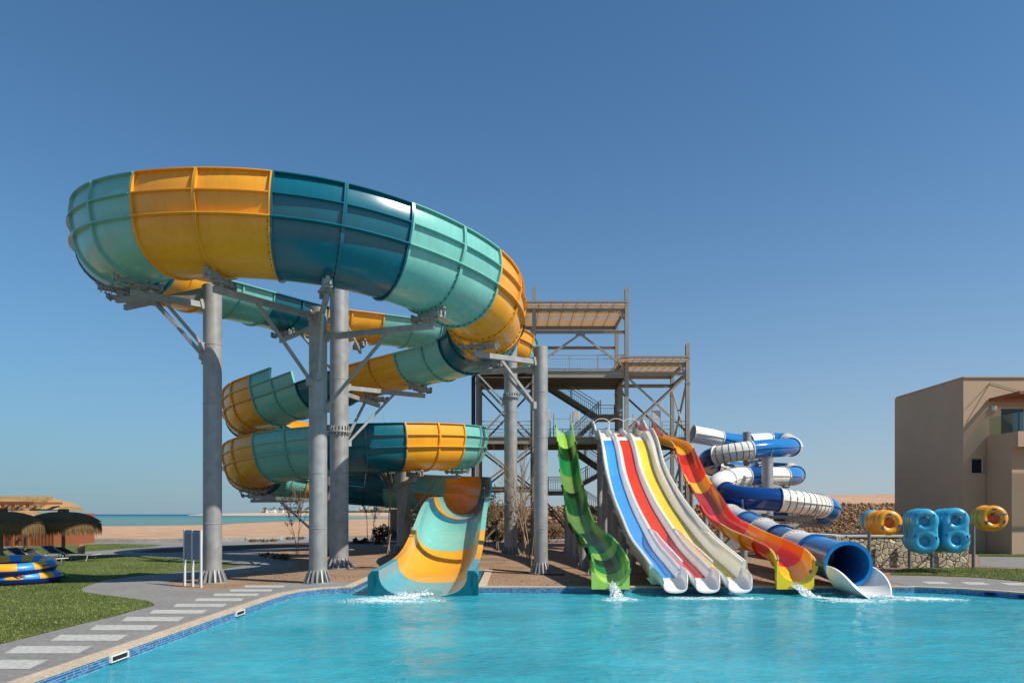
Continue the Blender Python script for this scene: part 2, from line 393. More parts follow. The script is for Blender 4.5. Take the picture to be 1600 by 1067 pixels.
lowM = lambda ph: sr(C2, ph, sB-9, sB+13)        # near band
lowB = lambda ph: sr(C2, ph, sB+13, rp.L)        # last turn
far = lambda x, y: rp.near(x, y, 0, sR0+3)
mid = lambda x, y: rp.near(x, y, sR1-2, sL1)
column(332, 18.9, Z(447, 18.9), .238, [(ring(-39), 0), (ring(-56), 0), (ring(-74), 0)], 'tall grey steel column beside the white information board')
column(497, 18.9, Z(483, 18.9), .238, [(ring(-9.4), 0), (ring(20.4), -.1), (ring(50), -.15)], 'grey column in the middle of the big ring, nearest the pool corner')
column(530, 24.0, Z(447, 24), .31, [(far(-9.2, 27.6), 0), (far(-6.4, 29.9), 0), (mid(-5.3, 27), 0), (mid(-3.4, 25.8), 0)], 'thick grey column with a bolted collar halfway up, just behind the nearest column', collars=(Z(675, 24),))
column(798, 32.4, Z(533, 32.4), .30, [(far(-.2, 35), 0), (far(-3.2, 32), 0)], 'grey column with a collar in front of the steel tower', collars=(Z(621, 32.4),))
column(845, 21.8, Z(543, 21.8), .215, [(ring(80), .0), (ring(97), -.05)], 'slimmer grey column left of the green slide')
column(516, 31.5, 4.6, .24, [(lowU(-60), 0), (lowM(-60), -.2), (lowM(-85), 0), (lowM(0), 0)], 'grey column hidden in the gap between two thicker columns')
column(631, 34, Z(728, 34), .33, [(lowM(40), 0), (lowM(75), 0), (lowB(150), 0), (lowB(120), 0)], 'short grey column under the lower spiral left of the slide exit')
# ---------------- ground, pool, paths ----------------
def stretch_mat(name, c1, c2, sc, rough=.9, bump=.4, bs=30, c3=None, det=8, bd=.03):
    m = bpy.data.materials.new(name); m.use_nodes = True; n = m.node_tree.nodes; l = m.node_tree.links; b = n['Principled BSDF']
    b.inputs['Roughness'].default_value = rough; b.inputs['Specular IOR Level'].default_value = .2
    g = n.new('ShaderNodeNewGeometry'); t = n.new('ShaderNodeTexNoise'); t.inputs['Scale'].default_value = sc; t.inputs['Detail'].default_value = det; t.inputs['Roughness'].default_value = .65
    l.new(g.outputs['Position'], t.inputs[0]); r = n.new('ShaderNodeValToRGB'); e = r.color_ramp.elements
    e[0].position = .32; e[0].color = lin(c1); e[1].position = .68; e[1].color = lin(c2)
    if c3: x = e.new(.5); x.color = lin(c3)
    t1 = n.new('ShaderNodeTexNoise'); t1.inputs['Scale'].default_value = sc*14; t1.inputs['Detail'].default_value = 6; l.new(g.outputs['Position'], t1.inputs[0])
    mx = n.new('ShaderNodeMix'); mx.data_type = 'RGBA'; mx.blend_type = 'OVERLAY'; mx.inputs[0].default_value = .55
    l.new(t.outputs[0], r.inputs[0]); l.new(r.outputs[0], mx.inputs[6]); l.new(t1.outputs[0], mx.inputs[7]); l.new(mx.outputs[2], b.inputs['Base Color'])
    t2 = n.new('ShaderNodeTexNoise'); t2.inputs['Scale'].default_value = bs; t2.inputs['Detail'].default_value = 6; l.new(g.outputs['Position'], t2.inputs[0])
    bp = n.new('ShaderNodeBump'); bp.inputs['Strength'].default_value = bump; bp.inputs['Distance'].default_value = bd
    l.new(t2.outputs[0], bp.inputs['Height']); l.new(bp.outputs[0], b.inputs['Normal']); return m
M['sand'] = stretch_mat('desert_sand', 'A88568', 'B89779', .02, bump=.5, bs=3)
M['dirt'] = stretch_mat('raked_soil', '836852', '9C8069', .5, bump=.9, bs=7, bd=.08)
M['bed'] = stretch_mat('dark_ground_strip', '3A2B22', '5C4636', .6, bump=.9, bs=9, bd=.08)
M['path'] = stretch_mat('grey_paving', '7A7773', '87837F', .7, rough=.75, bump=.05, bs=40)
M['stripe'] = stretch_mat('pale_paving', 'A7A59E', 'B2B0A9', .9, rough=.75, bump=.05, bs=40)
M['coping'] = stretch_mat('sandstone_coping', 'AE9B84', 'C0AE97', 1.2, rough=.7, bump=.1, bs=30)
M['grassb'] = stretch_mat('lawn_soil', '4A5522', '66703A', .35, bump=.9, bs=40)
M['conc'] = stretch_mat('weathered_concrete', '8E8A84', 'A5A099', .5, rough=.85, bump=.2, bs=20)
E4 = .004
# pool outline (coping inner edge) counter-clockwise in drawing units
def arc(cx, cy, r, a0, a1, n=10): return [(cx+r*math.cos(R(a0+(a1-a0)*i/n)), cy+r*math.sin(R(a0+(a1-a0)*i/n))) for i in range(n+1)]
POOL = [(-5.3,1.6), (13.2,1.6), (13.1,12)]+[(12.75,14.6), (12.3,15.7), (11.8,16.6), (11.1,17.35), (10.2,17.8), (9.2,17.9)]+[(-.87,17.75), (-.87,23.1), (-4.05,23.1), (-4.05,17.75)]+[(-4.3,17.72), (-4.7,17.5), (-5.05,17.05), (-5.22,16.4), (-5.28,15.4)]
cx_, cy_ = 3, 10
def offset(poly, d):
    n = len(poly); out = []
    for i in range(n):
        a, b, c = Vector(poly[i-1]), Vector(poly[i]), Vector(poly[(i+1) % n])
        t1 = (b-a).normalized(); t2 = (c-b).normalized(); n1 = Vector((t1.y, -t1.x)); n2 = Vector((t2.y, -t2.x))
        m = (n1+n2); L = m.length
        m = m/L if L > 1e-6 else n1
        out.append(tuple(b+m*(d/max(.5, m.dot(n1)))))
    return out
POUT = offset(POOL, .22)
# everything on land stops at the pool wall
hole = offset(POOL, .02)
g = MB(); g.poly([(-900,-40), (900,-40), (900,700), (-900,700)], 0, holes=[hole]); tag(g.build('ground', M['dirt'], smooth=0, org=(0,0,0)), kind='structure')
s = MB(); s.poly([G(-4000,842.5), G(-300,842.5), G(60,842.5), G(286,842), G(420,839), G(483,837), G(700,836.5), (60,84), (500,90), (900,400), (900,690), (-890,690)], E4)
tag(s.build('sand', M['sand'], smooth=0, org=(0,60,0)), kind='structure')
# pool basin
M['basin'] = mat('pale_blue_plaster', '7FC6D6', .6, var=.04)
def tiles(name, c1, c2, c3):
    m = bpy.data.materials.new(name); m.use_nodes = True; n = m.node_tree.nodes; l = m.node_tree.links; b = n['Principled BSDF']
    b.inputs['Roughness'].default_value = .2; g = n.new('ShaderNodeNewGeometry'); v = n.new('ShaderNodeVectorMath'); v.operation = 'MULTIPLY'; v.inputs[1].default_value = (22, 22, 22)
    f = n.new('ShaderNodeVectorMath'); f.operation = 'FLOOR'; wn = n.new('ShaderNodeTexWhiteNoise'); r = n.new('ShaderNodeValToRGB'); e = r.color_ramp.elements; r.color_ramp.interpolation = 'CONSTANT'
    e[0].color = lin(c1); e[1].position = .6; e[1].color = lin(c3); x = e.new(.3); x.color = lin(c2)
    l.new(g.outputs['Position'], v.inputs[0]); l.new(v.outputs[0], f.inputs[0]); l.new(f.outputs[0], wn.inputs[0]); l.new(wn.outputs[0], r.inputs[0])
    fr = n.new('ShaderNodeVectorMath'); fr.operation = 'FRACTION'; l.new(v.outputs[0], fr.inputs[0]); sp = n.new('ShaderNodeSeparateXYZ'); l.new(fr.outputs[0], sp.inputs[0])
    lt = n.new('ShaderNodeMath'); lt.operation = 'GREATER_THAN'; lt.inputs[1].default_value = .12; l.new(sp.outputs[2], lt.inputs[0])
    mx = n.new('ShaderNodeMix'); mx.data_type = 'RGBA'; mx.inputs[6].default_value = lin('9FC0D8'); l.new(lt.outputs[0], mx.inputs[0]); l.new(r.outputs[0], mx.inputs[7]); l.new(mx.outputs[2], b.inputs['Base Color']); return m
M['tiles'] = tiles('blue_mosaic_tiles', '35618C', '5780A8', '3B5677')
ba = MB(); n = len(POOL); vs = [(x, y, z) for z in (-.013, -1.1) for x, y in POOL]
ba.add(vs, [(i, n+i, n+(i+1) % n, (i+1) % n) for i in range(n)], 0); ba.poly(POOL, -1.1, mi=1)
tag(ba.build('pool_basin', [M['tiles'], M['basin']], smooth=0, org=(3,10,-.6)), kind='structure')
co = MB()
for lst, nm in ((list(range(5, len(POOL)+1)), 0),):
    pass
N = len(POOL)
for i in range(N):
    j = (i+1) % N; a, b, c, d = POOL[i], POOL[j], POUT[j], POUT[i]
    co.poly([a, b, c, d], -.012, .016)
# weld the coping pieces by making them one ring instead
co = MB(); co.poly(POUT, -.012, .018, holes=[POOL])
tag(co.build('pool_coping', M['coping'], smooth=0, org=(3,18,0)), kind='structure')
# water: rippled surface mesh
def water_mat():
    m = bpy.data.materials.new('turquoise_pool_water'); m.use_nodes = True; n = m.node_tree.nodes; l = m.node_tree.links; b = n['Principled BSDF']
    b.inputs['Roughness'].default_value = .07; b.inputs['IOR'].default_value = 1.33; b.inputs['Specular IOR Level'].default_value = .32
    g = n.new('ShaderNodeNewGeometry'); mp = n.new('ShaderNodeMapping'); mp.inputs['Scale'].default_value = (.6, 1.0, 1); l.new(g.outputs['Position'], mp.inputs[0])
    t = n.new('ShaderNodeTexNoise'); t.inputs['Scale'].default_value = .45; t.inputs['Detail'].default_value = 5; l.new(mp.outputs[0], t.inputs[0])
    r = n.new('ShaderNodeValToRGB'); e = r.color_ramp.elements; e[0].position = .3; e[0].color = lin('2E94A3'); e[1].position = .7; e[1].color = lin('41ACBA')
    l.new(t.outputs[0], r.inputs[0])
    mq = n.new('ShaderNodeMapping'); mq.inputs['Scale'].default_value = (.45, 1.0, 1); l.new(g.outputs['Position'], mq.inputs[0]); tq = n.new('ShaderNodeTexNoise'); tq.inputs['Scale'].default_value = 3.4; tq.inputs['Detail'].default_value = 6; tq.inputs['Distortion'].default_value = 1.2; l.new(mq.outputs[0], tq.inputs[0])
    rq = n.new('ShaderNodeValToRGB'); rq.color_ramp.elements[0].position = .3; rq.color_ramp.elements[0].color = (.78,.84,.86,1); rq.color_ramp.elements[1].position = .72; rq.color_ramp.elements[1].color = (1.0,1.0,1.0,1); l.new(tq.outputs[0], rq.inputs[0])
    xq = n.new('ShaderNodeMix'); xq.data_type = 'RGBA'; xq.blend_type = 'MULTIPLY'; xq.inputs[0].default_value = 1; l.new(r.outputs[0], xq.inputs[6]); l.new(rq.outputs[0], xq.inputs[7]); l.new(xq.outputs[2], b.inputs['Base Color'])  # ripple and caustic light painted into the water colour by noise
    hs = []
    for sc, st, ds in ((1.6, (.55,1.0,1), 3), (5.5, (.6,1,1), 4), (17, (.7,1,1), 3)):
        q = n.new('ShaderNodeMapping'); q.inputs['Scale'].default_value = st; l.new(g.outputs['Position'], q.inputs[0])
        k = n.new('ShaderNodeTexNoise'); k.inputs['Scale'].default_value = sc; k.inputs['Detail'].default_value = ds; k.inputs['Distortion'].default_value = .6; l.new(q.outputs[0], k.inputs[0]); hs.append(k)
    prev = None
    for k, stg, dist in zip(hs, (.4, .65, .6), (.12, .06, .03)):
        bp = n.new('ShaderNodeBump'); bp.inputs['Strength'].default_value = stg; bp.inputs['Distance'].default_value = dist; l.new(k.outputs[0], bp.inputs['Height'])
        if prev: l.new(prev.outputs[0], bp.inputs['Normal'])
        prev = bp
    l.new(prev.outputs[0], b.inputs['Normal']); return m
M['water'] = water_mat()
WZ = -.135
def inside(x, y, poly):
    c = False; n = len(poly)
    for i in range(n):
        x1, y1 = poly[i]; x2, y2 = poly[i-1]
        if (y1 > y) != (y2 > y) and x < (x2-x1)*(y-y1)/(y2-y1)+x1: c = not c
    return c
wa = MB(); st = .09; x0, x1, y0, y1 = -5.4, 13.3, 1.5, 18.0; nx = int((x1-x0)/st); ny = int((y1-y0)/st)
idx = {}; vs = []; fs = []
SPL = [(-2.6,16.9,.6), (2.5,17.0,.35), (3.9,16.9,.4), (4.7,16.9,.4), (5.5,16.9,.4), (7.1,16.5,.5), (8.6,16.6,.8)]
def wz(x, y):
    h = .016*noise.noise((x*1.1, y*2.0, 0))+.010*noise.noise((x*2.9+5, y*4.6, 3))+.005*noise.noise((x*7, y*9, 7))
    for a, b, r in SPL:
        d = math.hypot(x-a, y-b)
        if d < 3*r: h += .02*math.exp(-d/r)*math.sin(d*14/r**.5)+.012*math.exp(-d/r)*noise.noise((x*9, y*9, 1))
    return WZ+h
for j in range(ny+1):
    for i in range(nx+1):
        x, y = x0+i*st, y0+j*st; vs.append((x, y, wz(x, y)))
OW = offset(POOL, .1)
for j in range(ny):
    for i in range(nx):
        x, y = x0+(i+.5)*st, y0+(j+.5)*st
        if inside(x, y, OW): a = j*(nx+1)+i; fs.append((a, a+1, a+nx+2, a+nx+1))
wa.add(vs, fs); wa.poly([(-4.12,17.98), (-.8,17.98), (-.8,23.18), (-4.12,23.18)], WZ)
tag(wa.build('pool_water', M['water'], smooth=180, org=(3,10,WZ)), kind='structure')
# paving, dark ground strip and lawns
pl = [(-60,2), (-60,50)]+[G(-60,846), G(85,846.5), G(150,846), G(286,845.5), G(350,844), G(420,841.5), G(483,839.8), G(600,839.5), G(740,840), G(960,841), G(960,845.5), G(740,848), G(600,849), G(483,854), G(440,858.5), G(412,865), G(405,868), G(430,873), G(455,877), G(464,880.5), G(462,884), G(452,888), G(417,892), G(357,899), G(315,901), G(285,904), G(267,908), G(260,911.5), G(266,915.5), G(286,919), G(310,920.7), G(334,921.3), G(357,920), G(381,916.5), G(429,912.5), G(476,910.5), G(520,909.5), G(566,908.8), (-4.35, 17.85), (-4.8, 17.65), (-5.18,17.2), (-5.36,16.5), (-5.42,15.4), (-5.42,2)]
p1 = MB(); p1.poly(pl[::-1], E4*2); tag(p1.build('path', M['path'], smooth=0, org=(-9,18,0)), kind='structure')
pr = [(13.35,2), (13.22,12.1), (12.86,14.7), (12.4,15.78), (11.88,16.7), (11.15,17.47), (10.22,17.92), G(1385,908.5), G(1393,899), G(1460,900.5), G(1530,903), G(1600,909.5), G(1700,919), (30,14), (30,2)]
p2 = MB(); p2.poly(pr, E4*2); tag(p2.build('path', M['path'], smooth=0, org=(14,14,0)), kind='structure')
p3 = MB(); p3.poly([G(1530,869.5), G(1530,884), G(1600,888), G(1800,894), G(1800,874), G(1600,870.5)], E4*2); tag(p3.build('path', M['path'], smooth=0, org=(19,27,0)), kind='structure')
st_ = MB()
for k in range(-8, 7):
    y = 12.1+.93*k; st_.poly([(-6.72,y), (-5.74,y), (-5.86,y+.52), (-6.9,y+.52)][::1], E4*3)
for k in range(7):                          # right bank: pale slabs
    x = 11.0+k*.95; y = 18.6-.18*k; st_.poly([(x,y), (x+.55,y-.08), (x+.75,y+.62), (x+.2,y+.7)], E4*3)
for y in (11, 13, 15): st_.poly([(13.9,y), (15.2,y), (15.2,y+.5), (13.9,y+.5)], E4*3)
tag(st_.build('paving_stripes', M['stripe'], smooth=0, org=(-6.3,13,0)), kind='structure')
bed = [G(205,862.5), G(250,857.5), G(290,855.5), G(348,852.5), G(420,849.5), G(483,847.5), G(560,845), G(700,844), G(700,847), G(560,850), G(483,853), G(429,857), G(350,860.5), G(290,862.5), G(240,863.5)]
b1 = MB(); b1.poly(bed[::-1], E4*3); tag(b1.build('soil', M['bed'], smooth=0, org=(-20,38,0)), kind='structure')  # darker ground strip between the two paths
LA = [G(-700,1500), G(-150,1052), G(0,1007), G(60,992), G(120,977), G(179,963), G(242,945.7), G(236,941), G(224.5,938), G(179,932), G(150,928.5), G(130.7,925), G(127,919.5), G(134,916.5), G(163,906), G(210,900), G(253,896.5), G(286,893), G(353,888), G(379,883.5), G(348,878), G(290,873), G(222,868.5), G(160,866.8), G(100,868), G(0,871), G(-300,873), G(-900,900)]
LB = [G(-300,862), G(0,857), G(42,853.8), G(117,850.5), G(187,849.5), G(240,850.5), G(253,852), G(234,854.5), G(164,859.5), G(103,863.5), G(51,867), G(0,868), G(-300,869)]
LC = [G(1390,898), G(1400,891), G(1420,887.5), G(1530,886.5), G(1600,889.5), G(1800,896), G(1800,928), G(1700,918), G(1600,908.5), G(1530,902), G(1460,899.5)]
LD = [G(1525,863.5), G(1530,869), G(1600,870), G(1800,873.5), G(1800,863.5)]
def blades(mb, poly, n, h, w, far=1):
    xs = [p[0] for p in poly]; ys = [p[1] for p in poly]; y0, y1 = max(4, min(ys)), max(ys); k = 0; tries = 0
    while k < n and tries < n*12:
        tries += 1
        y = 1/(1/y0+(1/y1-1/y0)*random.random()); x = random.uniform(max(min(xs), -.85*y-1), min(max(xs), .85*y+1))
        if not inside(x, y, poly): continue
        k += 1; a = random.random()*6.28; hh = h*random.uniform(.5, 1.3); ww = w*(.6+y/18); dx, dy = math.cos(a)*ww, math.sin(a)*ww; lx, ly = random.gauss(0, .5)*hh, random.gauss(0, .5)*hh
        mb.add([(x-dx, y-dy, .01), (x+dx, y+dy, .01), (x+lx, y+ly, .012+hh)], [(0,1,2)], random.choice((0, 0, 0, 1, 1, 2)))
M['bl1'] = mat('grass_blade_green', '4C5A20', .7, var=.3, vs=.35, col2='6B7638'); M['bl2'] = mat('grass_blade_dark', '3D4A1C', .7, var=.2); M['bl3'] = mat('grass_blade_dry', '8D9148', .7, var=.2)
def lawn(poly, n, org, h=.024):
    l_ = MB(); l_.poly(poly, E4*4); tag(l_.build('lawn', M['grassb'], smooth=0, org=org), kind='structure')
    b = MB(); blades(b, poly, n, h, .008); o = b.build('grass', [M['bl1'], M['bl2'], M['bl3']], smooth=0, org=org); tag(o, 'short mown green grass beside the paving', 'grass', kind='stuff')
lawn(LA[::-1], 85000, (-12,16,0)); lawn(LB[::-1], 9000, (-25,38,0)); lawn(LC[::-1], 14000, (14,21,0)); lawn(LD[::-1], 4000, (22,30,0))
# sea, lagoon, sand spit, far ground
def sea_mat():
    m = bpy.data.materials.new('sea_water'); m.use_nodes = True; n = m.node_tree.nodes; l = m.node_tree.links; b = n['Principled BSDF']
    b.inputs['Roughness'].default_value = .35; b.inputs['IOR'].default_value = 1.33; b.inputs['Specular IOR Level'].default_value = .12
    g = n.new('ShaderNodeNewGeometry'); sp = n.new('ShaderNodeSeparateXYZ'); l.new(g.outputs['Position'], sp.inputs[0])
    t = n.new('ShaderNodeTexNoise'); t.inputs['Scale'].default_value = .012; t.inputs['Detail'].default_value = 5; l.new(g.outputs['Position'], t.inputs[0])
    ma = n.new('ShaderNodeMath'); ma.operation = 'MULTIPLY_ADD'; ma.inputs[1].default_value = 300; l.new(t.outputs[0], ma.inputs[0]); l.new(sp.outputs[1], ma.inputs[2])
    mr = n.new('ShaderNodeMapRange'); mr.inputs[1].default_value = 250; mr.inputs[2].default_value = 2400; l.new(ma.outputs[0], mr.inputs[0])
    r = n.new('ShaderNodeValToRGB'); e = r.color_ramp.elements; e[0].position = 0; e[0].color = lin('64796C'); e[1].position = .62; e[1].color = lin('103F63')
    for p_, c in ((.12, '5A7F77'), (.28, '2F7478'), (.42, '246878')): x = e.new(p_); x.color = lin(c)
    l.new(mr.outputs[0], r.inputs[0]); l.new(r.outputs[0], b.inputs['Base Color'])
    k = n.new('ShaderNodeTexNoise'); k.inputs['Scale'].default_value = 1.2; k.inputs['Detail'].default_value = 6; l.new(g.outputs['Position'], k.inputs[0])
    bp = n.new('ShaderNodeBump'); bp.inputs['Strength'].default_value = .4; bp.inputs['Distance'].default_value = .1; l.new(k.outputs[0], bp.inputs['Height']); l.new(bp.outputs[0], b.inputs['Normal']); return m
M['sea'] = sea_mat()
se = MB(); shore = [G(-900,826), G(0,822.5), G(100,822.3), G(200,821.5), G(286,820.5), G(345,819.5), G(370,817.5), G(400,816.5), G(430,814.8), G(470,814.3), G(520,811.5), G(600,810), G(660,808.8)]
se.poly([(-9000,60)]+shore+[(-120,420), (-60,700), (200,9000), (-9000,9000)], .012)
wat = se.build('sea', M['sea'], smooth=0, org=(-150,200,0)); tag(wat, kind='structure')
farg = MB(); farg.poly([(-9000,-300), (9000,-300), (9000,9000), (-9000,9000)], -.25, holes=[[(-880,-30), (880,-30), (880,680), (-880,680)]])
tag(farg.build('terrain', M['sand'], smooth=0, org=(0,500,0)), kind='structure')
# ---------------- open body slides ----------------
def spath(pts, n=10):        # pts: (px, py, D)
    return Path([list(p) for p in crom([tuple(P(*q)) for q in pts], n)])
def D_at(pth, py):           # arc length where the floor centre is seen at row py
    return min((abs(HY-(r[2]-HC)*F/r[1]-py), d) for r, d in zip(pth.r, pth.s))[1]
def uprof(w, h, t=.028, lip=.045, n=14, top=None):
    # floor at v=0, half width w, wall height h
    inn = []
    for i in range(n+1):
        g = math.pi*(i/n-.5); inn.append((w*math.sin(g), w*.95*(1-math.cos(g))))
    h = max(h, w*.95+.006); inn = [(-w-.012, h)]+inn+[(w+.012, h)]
    out = [(u*(w+t)/w, v-t if v < h-.01 else v-.03) for u, v in inn[::-1]]
    return [(-w-lip-.012, h)]+inn+[(w+lip+.012, h), (w+lip+.012, h-.03)]+out+[(-w-lip-.012, h-.03)]
def body_slide(name, label, pth, w, hf, bands, exitmat, exitw, exith, group, ez=0.0):
    e = pth.at(pth.L); t = thing(name, label, 'water slide', (e[0], e[1], 0), group)
    b = [0]+[D_at(pth, y) for y, _ in bands[:-1]]+[pth.L]
    for i, (_, c) in enumerate(bands):
        s0, s1 = b[i]+.002, b[i+1]-.002
        if s1-s0 < .05: continue
        n = max(2, int((s1-s0)/.25)); fr = pth.frames(s0, s1, n); mb = MB()
        mb.sweep(fr, lambda j: uprof(w, hf((s0+(s1-s0)*j/n)/pth.L)))
        h = hf((s0+s1)/2/pth.L)
        for a, q in ((s0, s0+.02), (s1-.02, s1)):   # joint ribs
            f2 = pth.frames(a, q, 1); pi = [( (w+.03)*math.sin(g), (w+.03)*.95*(1-math.cos(g))-.03) for g in [math.pi*(k/12-.5) for k in range(13)]]
            po = [(u*1.16, v-.06 if abs(u) < w*.9 else v) for u, v in pi[::-1]]; mb.sweep(f2, pi+po)
        mb.build('channel_section', M[c], t, smooth=40)
    # exit box
    fr = pth.frames(pth.L-.5, pth.L+.0, 4); f = fr[-1]; mb = MB(); p = f[0]
    h = hf(1); zt = p.z+h
    U = [(w*math.sin(g), w*.95*(1-math.cos(g))) for g in [math.pi*(k/16-.5) for k in range(17)]]
    if h > w*.95: U = [(-w, h-.06)]+U+[(w, h-.06)]
    def pr(j):
        k = j/4; W = w+.06+(exitw-w-.06)*k**.5; bot = ez-fr[j][0].z
        return [(-W, h-.05), (-W+.06, h+.012), (-w-.02, h+.0)]+U+[(w+.02, h+.0), (W-.06, h+.012), (W, h-.05), (W, bot), (-W, bot)]
    fr2 = [(Vector(a), Vector((1,0,0)) if True else b_, Vector((0,0,1))) for a, b_, c_ in fr]
    mb.sweep(fr2, pr)
    mb.build('exit_panel', M[exitmat], t, smooth=40)
    bd = MB(); bd.lathe((0,0,0), [(.001, .012), (.045, .01), (.05, 0)], 16)
    vs = [Vector((v[0], -v[2], v[1]))+Vector((p.x+exitw-.09, p.y-.004, p.z+h*.45)) for v in bd.v]
    b2 = MB(); b2.add(vs, bd.f); b2.build('badge', M['steel'], t)
    return t
for k, c in dict(g1='9CC853', g2='0A3A1B', g3='107A35', g4='668A42', g5='061D0C', g6='094C22', g7='88B64C', r1='B0200F', r2='EA3A1B', o1='EE8A1E', y1='F2B928', y2='E8A31F', yx='F2CE22', gx='A6D45E', lb='3E9BE8', lr='E23A24', ly='F0D03A', wh='EFECE6', cream='EAE3D2').items(): M[k] = gloss('fibreglass_'+dict(g='green', r='red', o='orange', y='yellow', l='lane', w='white', c='cream')[k[0]], c, .22)
gp = spath([(881,674.5,38.6), (882,679,37.4), (882.5,688,36.3), (886.5,713,34), (892,758,31), (897.6,786,28.7), (904.7,820,25.6), (917,845,22.6), (933,863,20.6), (945,884,19.0), (952,902,17.9), (954,911,17.35)])
body_slide('body_slide', 'banded green half pipe body slide, leftmost of the straight slides', gp, .40, lambda k: .36+.22*max(0, 1-k*9)+.2*max(0, (k-.6)/.4)**1.5,
  [(700,'g1'), (721,'g2'), (744,'g3'), (770.5,'g4'), (779,'g5'), (807,'g6'), (832.6,'g4'), (852,'g2'), (866,'g3'), (876,'g7'), (886,'g2'), (897,'g3'), (999,'g7')], 'gx', .47, .6, 'open slides running from the tower to the pool')
op = spath([(1006,673,38.8), (1010,679,37.6), (1022,689,36.3), (1043,696,35.2), (1062,704,34.2), (1073,724,33), (1087,758,30), (1106,789,27), (1124,820,24.2), (1148,838,22.4), (1168,852,21), (1199,868,19.8), (1226,884,18.7), (1239,899,17.9), (1243,908,17.35)])
body_slide('body_slide', 'twisting red, orange and yellow half pipe body slide beside the blue tube slide', op, .41, lambda k: .38+.3*max(0, 1-k*9)+.16*max(0, (k-.7)/.3),
  [(690,'r1'), (711,'y2'), (726,'r1'), (753,'r2'), (771,'y1'), (804,'r1'), (838,'r2'), (856,'y2'), (868,'o1'), (885,'r2'), (999,'y1')], 'yx', .46, .6, 'open slides running from the tower to the pool')
# three lane racer
cx = lambda D: lerp_tab([(17,4.70), (20.7,4.68), (23.5,4.86), (27,5.05), (31,5.3), (34.5,5.47), (39,5.62)], D)
rz = [(39.0,674), (37.6,678), (36.6,683), (35.9,684), (35.1,682.5), (34.4,688), (33,704), (31,741), (27,786), (23.5,825.6), (20.7,859), (18.9,886), (17.9,903)]
rcp = Path([list(r) for r in crom([(cx(D), D, Z(py, D)) for D, py in rz], 10)])
racer = thing('racer_slide', 'wide white racer slide with blue, red and yellow lanes side by side', 'water slide', (4.7, 17.9, 0), 'open slides running from the tower to the pool')
def racer_prof(k, full=True):
    e = .34*max(0, 1-k*10)
    t = [(-1.215,.28+e), (-1.21,.36+e), (-1.17,.38+e), (-1.13,.36+e), (-1.10,.18), (-1.07,.05), (-1.01,0)]
    for c in (-.3875, .3875): t += [(c-.15,0), (c-.115,.035), (c-.09,.15), (c-.045,.205), (c,.215), (c+.045,.205), (c+.09,.15), (c+.115,.035), (c+.15,0)]
    t += [(1.012,0), (1.012,-.09), (-1.05,-.09), (-1.15,-.06), (-1.20,.06)]
    return [(-u, v) for u, v in t[::-1]]
def wall_prof(k):
    e = .34*max(0, 1-k*10); o = 1.50-.30*max(0, min(1, (k-.05)/.9))
    t = [(1.014,.001), (1.05,.04), (1.08,.2), (1.12,.28), (1.12+(o-1.2)*.8,.31), (o-.07,.33), (o-.04,.42+e), (o-.02,.46+e), (o+.03,.46+e), (o+.04,.36+e), (o,.06), (o-.1,-.06), (1.1,-.09), (1.014,-.09)]
    return [(-u, v) for u, v in t[::-1]]
nsec = 8
for i in range(nsec):
    a, b = rcp.L*i/nsec+.002, rcp.L*(i+1)/nsec-.002; n = 8; mb = MB(); mb.sweep(rcp.frames(a, b, n), lambda j: racer_prof((a+(b-a)*j/n)/rcp.L))
    for q in (a, b-.03):                   # joint ribs under the body
        mb.sweep(rcp.frames(q, q+.03, 1), [(-1.1,-.093), (1.1,-.093), (1.22,.02), (1.27,.0), (1.14,-.16), (-1.14,-.16)])
    mb.build('slide_body', M['wh'], racer, smooth=40)
    mb = MB(); mb.sweep(rcp.frames(a, b, n), lambda j: wall_prof((a+(b-a)*j/n)/rcp.L)); mb.build('side_wall', M['cream'], racer, smooth=40)
for c, m, s0 in ((.775, 'lb', D_at(rcp, 688)), (0, 'lr', D_at(rcp, 688)), (-.775, 'ly', D_at(rcp, 688))):
    if m != 'lb':
        mb = MB(); mb.sweep(rcp.frames(1.6, 2.9, 6), [(c-.228, .005), (c+.228, .005), (c+.228, .012), (c-.228, .012)][::-1]); mb.build('lane_start', M[m], racer)
    mb = MB(); mb.sweep(rcp.frames(s0, rcp.L-.02, 70), [(c-.228, .005), (c+.228, .005), (c+.228, .012), (c-.228, .012)][::-1]); mb.build('lane', M[m], racer)
def screen_mat():
    m = bpy.data.materials.new('clear_acrylic'); m.use_nodes = True; n = m.node_tree.nodes; l = m.node_tree.links; b = n['Principled BSDF']
    b.inputs['Base Color'].default_value = (.8,.8,.78,1); b.inputs['Roughness'].default_value = .08; tr = n.new('ShaderNodeBsdfTransparent'); mx = n.new('ShaderNodeMixShader')
    fr = n.new('ShaderNodeTexNoise'); fr.inputs['Scale'].default_value = 2; mr = n.new('ShaderNodeMapRange'); mr.inputs[3].default_value = .28; mr.inputs[4].default_value = .5
    l.new(fr.outputs[0], mr.inputs[0]); l.new(mr.outputs[0], mx.inputs[0]); l.new(tr.outputs[0], mx.inputs[1]); l.new(b.outputs[0], mx.inputs[2]); l.new(mx.outputs[0], n['Material Output'].inputs[0]); return m
M['screen'] = screen_mat()
